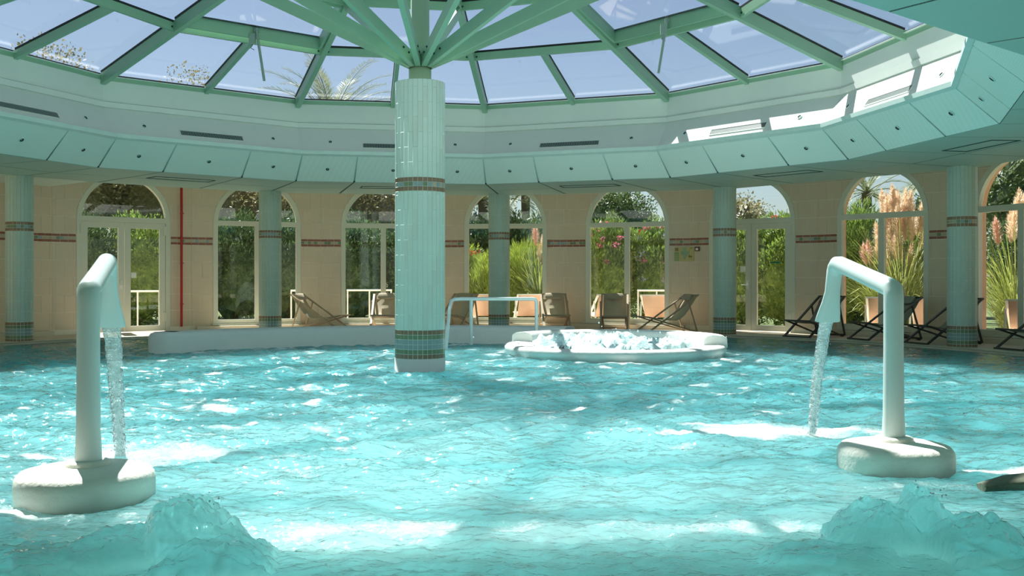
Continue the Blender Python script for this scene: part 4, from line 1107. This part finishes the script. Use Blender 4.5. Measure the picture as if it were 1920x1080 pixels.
def tree(x, y, h, cr, ch_, n, m_, lab, name='tree', L=.10, Wd=.045, trunk=.13, bare=0):
    t = thing(name, lab, 'tree', (x, y, 0)); sd_ = ns(); r = random.Random(sd_)
    b = MB(); b.tube([(0, 0, 0), (.08, .05, h * .4), (0, 0, h * .75)], [trunk, trunk * .8, trunk * .4], 8)
    for q in range(9 + bare):
        a = r.uniform(0, 6.28); z0 = h * r.uniform(.35, .7); 
        b.tube([(0, 0, z0), (cr * .45 * cos(a), cr * .45 * sin(a), z0 + ch_ * .3), (cr * .85 * cos(a), cr * .85 * sin(a), z0 + ch_ * r.uniform(.4, .6))], [trunk * .4, trunk * .22, .01], 5)
    b.obj('trunk', M['bark'], t)
    b = MB(); b.quads(leaves(n, (0, 0, h - ch_ / 2), (cr, cr, ch_ / 2), L * 1.3, Wd * 1.5, .35, 0, sd_, False))
    if n > 2400: core(b, (0, 0, h - ch_ * .5), (cr * .62, cr * .62, ch_ * .34), sd_)
    for q in range(7):
        a = r.uniform(0, 6.28); b.quads(leaves(n // 9, (cr * .7 * cos(a), cr * .7 * sin(a), h - ch_ * r.uniform(.2, .75)), (cr * .45, cr * .45, ch_ * .22), L, Wd, .2, 0, ns(), False))
    b.obj('crown', m_, t, kind='stuff')
def palm(x, y, h, fl_, nf, lab, seed, droop=.55, elmin=-.2):
    t = thing('palm_tree', lab, 'palm', (x, y, 0)); r = random.Random(seed)
    b = MB(); b.tube([(0, 0, 0), (.03, 0, h * .5), (0, 0, h)], [.17, .14, .16], 12); b.obj('trunk', M['bark'], t)
    for q in range(nf):
        a = 2 * pi * q / nf * 1.618 * 3; el = elmin + (1.35 - elmin) * (q / nf); L = fl_ * r.uniform(.85, 1.1)
        pts = []; p = Vector((0, 0, h)); e = el
        for s in range(13):
            pts.append(p.copy()); p = p + Vector((cos(a) * cos(e), sin(a) * cos(e), sin(e))) * L / 12; e -= droop / 12 * (1 + s * .18)
        b = MB(); b.tube(pts, [.022 - .0015 * k for k in range(13)], 4)
        arr = []
        for s in range(2, 50):
            f_ = s / 50 * 12; i0 = min(11, int(f_)); c = pts[i0].lerp(pts[i0 + 1], f_ - i0); d = (pts[i0 + 1] - pts[i0]).normalized()
            sv = d.cross(Vector((0, 0, 1))).normalized(); ll = .40 * fl_ / 2.4 * (1 - abs(s / 50 - .45) * 1.1) 
            for sg in (-1, 1):
                tip = c + (sv * sg * .75 + d * .75 + Vector((0, 0, r.uniform(-.15, .25)))).normalized() * ll
                wv = d * .014
                arr.append([c - wv, c.lerp(tip, .5) - wv * 1.2, tip, c.lerp(tip, .5) + wv * 1.2])
        b.quads(np.array([[list(v) for v in qd] for qd in arr])); b.obj('frond', M['palm'], t)
def pampas(x, y, h, npl, lab, seed, spread=.6, m_=None, pl_len=.62):
    t = thing('pampas_grass', lab, 'ornamental grass', (x, y, 0)); r = random.Random(seed); b = MB(); arr = []
    for q in range(520):
        a = r.uniform(0, 6.28); r0 = r.uniform(0, .3); L = r.uniform(.9, 1.9) * h / 2.4; lean = r.uniform(.15, .95); p = Vector((r0 * cos(a), r0 * sin(a), 0)); e = pi / 2 - lean * .5
        w_ = .008; sv = Vector((-sin(a), cos(a), 0)) * w_; prev = p
        for s in range(6):
            nx_ = prev + Vector((cos(a) * cos(e), sin(a) * cos(e), sin(e))) * L / 6; e -= lean * .33
            arr.append([list(prev - sv), list(prev + sv), list(nx_ + sv * .8), list(nx_ - sv * .8)]); prev = nx_
    b.quads(np.array(arr)); b.obj('blades', M['grassb'], t, kind='stuff')
    for q in range(npl):
        a = r.uniform(0, 6.28); sp = r.uniform(.1, 1) * spread; hh = h * r.uniform(.62, 1.0) if q > npl * .5 else h * r.uniform(.85, 1.02); top = Vector((sp * cos(a), sp * sin(a), hh)); base = Vector((top.x * .25, top.y * .25, .1))
        L = pl_len * r.uniform(.8, 1.15); d = (top - base).normalized(); st = top - d * L
        b = MB(); b.tube([base, st.lerp(base, .4), st], [.007, .006, .005], 4); g = b.obj('stalk', M['grassb'], t)
        ar = []; rr = np.random.default_rng(seed * 50 + q)
        for s in range(460):
            f_ = rr.random(); c = st.lerp(top, f_ * .93); wdt = .125 * sin(pi * min(1, f_ * .9 + .12)) ** .7
            o = Vector(rr.normal(size=3).tolist()); o = (o - d * o.dot(d)).normalized(); tip = c + o * wdt * rr.uniform(.5, 1.2) + d * rr.uniform(.05, .13); sv = d.cross(o) * .007
            ar.append([list(c - sv), list(c + sv), list(tip + sv * .6), list(tip - sv * .6)])
        b = MB(); b.quads(np.array(ar)); b.obj('plume', m_ if m_ and q % 3 else M['plume2' if q % 4 == 1 else 'plume'], t)
def gp(px_, r): v = atpx(px_, r); return v.x, v.y
# left: dark oleander hedge behind a paved strip
hl = ['dark oleander shrub seen through the left leaf of the left double door', 'dark oleander shrub seen through the right leaf of the left double door',
      'dark green shrub behind the red pipe pier', 'dark green shrub in the window next to the red pipe', 'dark green shrub behind the thin column and side-on deck chair',
      'dark oleander shrub in the window left of the central column', 'dark oleander shrub hidden mostly behind the central column']
for px_, lab in zip((150, 262, 350, 440, 540, 670, 775), hl):
    x, y = gp(px_, 15.2); bush(x, y, 1.05, 2.75, 5200, .13, .03, M['oled'] if px_ not in (262,) else M['ole'], lab, group='dark hedge shrubs beyond the left windows')
bush(*gp(862, 15.6), .9, 2.1, 4200, .12, .03, M['lime'], 'lime green shrub with red blossoms behind the gap right of the central column', blossoms=((M['crimson'], 9),), name='lime_shrub')
bush(*gp(925, 15.0), .8, 1.75, 4200, .30, .012, M['lime'], 'spiky lime green grass clump behind the thin column by the handrail', name='grass_clump', up=1.2)
bush(*gp(985, 15.2), .85, 2.0, 4600, .34, .012, M['lime'], 'arching yellow green grass clump below the pale pampas plume', name='grass_clump', up=1.3)
pampas(*gp(1012, 14.9), 2.75, 5, 'pampas grass with pale plumes right of the handrail column', 3, .22)
bush(*gp(1140, 14.8), .95, 2.65, 6500, .15, .028, M['ole'], 'tall oleander with pink blossoms in left pane of window behind the hot tub', blossoms=((M['pink'], 26), (M['crimson'], 5)), up=1.0)
bush(*gp(1232, 15.2), 1.0, 2.55, 6500, .13, .03, M['ole'], 'oleander with pink blossoms in right pane of window behind the hot tub', blossoms=((M['pink'], 14), (M['crimson'], 4), (M['lilac'], 20)), up=.9)
bush(*gp(1300, 16.2), .9, 2.4, 4200, .10, .04, M['lime'], 'yellow green shrub behind the evacuation plan pier', name='lime_shrub', blossoms=((M['lilac'], 10),))
bush(*gp(1395, 14.6), .9, 2.55, 6000, .15, .028, M['ole'], 'oleander with red blossom in left leaf of right double door', blossoms=((M['crimson'], 5),), up=.9)
bush(*gp(1475, 14.6), .95, 2.75, 6500, .15, .028, M['ole'], 'oleander with few red flowers in right leaf of right double door', blossoms=((M['crimson'], 2),), up=.9)
bush(*gp(1600, 15.4), 1.1, 2.85, 6800, .17, .028, M['ole'], 'tall green oleander behind the left pampas plumes', up=1.0)
bush(*gp(1705, 16.0), 1.2, 2.5, 6800, .15, .028, M['ole'], 'green oleander behind the big pampas plumes', up=1.0)
pampas(*gp(1690, 14.0), 3.2, 32, 'large pampas grass with many cream plumes in window right of the fountain', 21, .62, M['plume'], .72)
pampas(*gp(1655, 14.0), 2.3, 5, 'smaller pampas with leaning pinkish plumes in front of green oleander', 23, .75, M['plume2'], .5)
pampas(*gp(1905, 13.6), 2.95, 12, 'pampas grass with cream plumes in the last window', 33, .5, M['plume'], .6)
bush(*gp(1950, 15.2), 1.1, 2.6, 5200, .13, .03, M['oled'], 'dark shrub behind the pampas in the last window')
for px_, r_, lab in ((893, 18.6, 'dark shrub between the palm trunks left of the handrail column'), (985, 18.6, 'dark shrub between the palm trunks right of the handrail column'), (940, 21, 'tall dark shrub hidden behind the handrail column')):
    bush(*gp(px_, r_), 1.3, 3.1, 5200, .16, .04, M['treed'], lab, name='dark_shrub')
# trees
olv = [(175, 20.5, 6.4, 1.7, 4.2, 'dense olive toned tree above the right leaf of the left double door'), (110, 19, 6.8, 2.1, 4.4, 'broad olive toned tree above the left double door'), (300, 20, 6.2, 2.0, 4.2, 'olive toned tree above the red pipe'), (430, 19.5, 5.0, 1.9, 3.8, 'olive toned tree above the window next to the red pipe'),
       (560, 20, 4.9, 1.8, 3.6, 'olive toned tree above the thin column by the side-on deck chair'), (705, 20, 4.6, 1.9, 3.2, 'olive toned tree above the window left of the central column')]
for px_, r_, h, cr, c_, lab in olv: tree(*gp(px_, r_), h, cr, c_, 4300, M['olive_l'], lab, name='olive_tree', L=.13, Wd=.04)
tree(*gp(352, 24), 8.6, .8, 2.6, 500, M['olive_l'], 'thin twiggy treetop seen through the glass roof', name='bare_tree', bare=10, trunk=.07)
tree(*gp(90, 22), 8.6, 1.3, 2.2, 900, M['olive_l'], 'sparse ochre treetop low in the glass roof corner', name='sparse_tree', bare=8, trunk=.08)
palm(*gp(622, 21), 6.2, 3.0, 30, 'tall palm whose fronds show through the glass roof', 5, .55, .15)
palm(*gp(905, 20), 3.7, 2.3, 24, 'palm with arching fronds above the handrail column', 8, .8, -.5)
palm(*gp(985, 22), 4.2, 2.4, 22, 'denser palm right of the handrail column', 9, .8, -.6)
tree(*gp(1150, 22), 4.45, 1.3, 3.0, 6500, M['treed'], 'dark round tree above the pink oleander window', name='dark_tree')
tree(*gp(1240, 25), 2.9, 1.2, 2.2, 2500, M['olive_l'], 'small grey green tree to the right of the dark round tree', name='grey_tree')
tree(*gp(1375, 24), 4.2, 1.35, 2.6, 3800, M['olive_l'], 'brownish tree above left leaf of right double door', name='grey_tree')
t = thing('cypress', 'slim dark cypress at the right side of the right door arch', 'tree', (*gp(1500, 24), 0)); b = MB(); b.quads(leaves(3000, (0, 0, 2.4), (.28, .28, 2.6), .12, .04, .3, 1, 77)); b.obj('foliage', M['treed'], t, kind='stuff')
b = MB(); b.tube([(0, 0, 0), (0, 0, 4.5)], [.08, .02], 6); b.obj('trunk', M['bark'], t)
palm(*gp(1778, 20), 4.2, 2.9, 26, 'palm with feathery fronds above the large pampas grass', 15, .7, -.5)
palm(*gp(1625, 24), 4.0, 1.6, 18, 'small palm left of the feathery palm', 16, .7, -.4)
tree(*gp(1760, 24), 4.2, 1.3, 2.8, 3000, M['treed'], 'dark tree behind the column before the pampas', name='dark_tree')
tree(*gp(1930, 18), 5.0, 1.6, 3.6, 4200, M['treed'], 'dark tree over the last window', name='dark_tree')
# outdoor chairs and rails beyond the windows
ch3 = make_chair('garden_chair', 'peach garden deck chair left of the thin column behind the handrail', M['white'], M['slingP'], None, cushion=False)
ch3.location = Vector((*gp(908, 12.3), -.03)); ch3.rotation_euler = (0, 0, rot_for(.1, 1)); ch3['group'] = 'peach garden chairs on the terrace'
for px_, r_, f_, lab in ((988, 12.3, (-.1, 1), 'peach garden deck chair right of the thin column behind the handrail'),
                        (1130, 12.2, (-.2, 1), 'peach garden deck chair behind the chair facing the pool in the pink oleander window'),
                        (1232, 12.2, (.3, 1), 'peach garden deck chair beyond the glass behind the side-on taupe chair'),
                        (1655, 12.1, (.4, 1), 'peach garden deck chair behind the fountain neck window'),
                        (1742, 12.1, (.5, 1), 'peach garden deck chair beyond the glass left of the pampas column'),
                        (1925, 12.1, (.6, 1), 'peach garden deck chair beyond the last window')):
    dup(ch3, Vector((*gp(px_, r_), -.03)), rot_for(*f_), lab, 'peach garden chairs on the terrace')
def rail(pxa, pxb, r, lab):
    pa, pb = Vector((*gp(pxa, r), 0)), Vector((*gp(pxb, r), 0)); t = thing('terrace_rail', lab, 'railing', pa)
    b = MB(); b.tube([pa + Vector((0, 0, .86)), pb + Vector((0, 0, .86))], .022, 8); kid(b, 'top_rail', M['white'], t)
    for f_ in (.02, .5, .98):
        b = MB(); c = pa.lerp(pb, f_); b.tube([c - Vector((0, 0, .03)), c + Vector((0, 0, .86))], .02, 8); kid(b, 'post', M['white'], t)
rail(215, 300, 13.2, 'white terrace rail outside the left double door')
rail(545, 590, 13.0, 'short white terrace rail beyond the side-on deck chair')
rail(650, 735, 13.2, 'white terrace rail in the window left of the central column')
rail(1195, 1268, 13.2, 'white terrace rail in the pink oleander window')
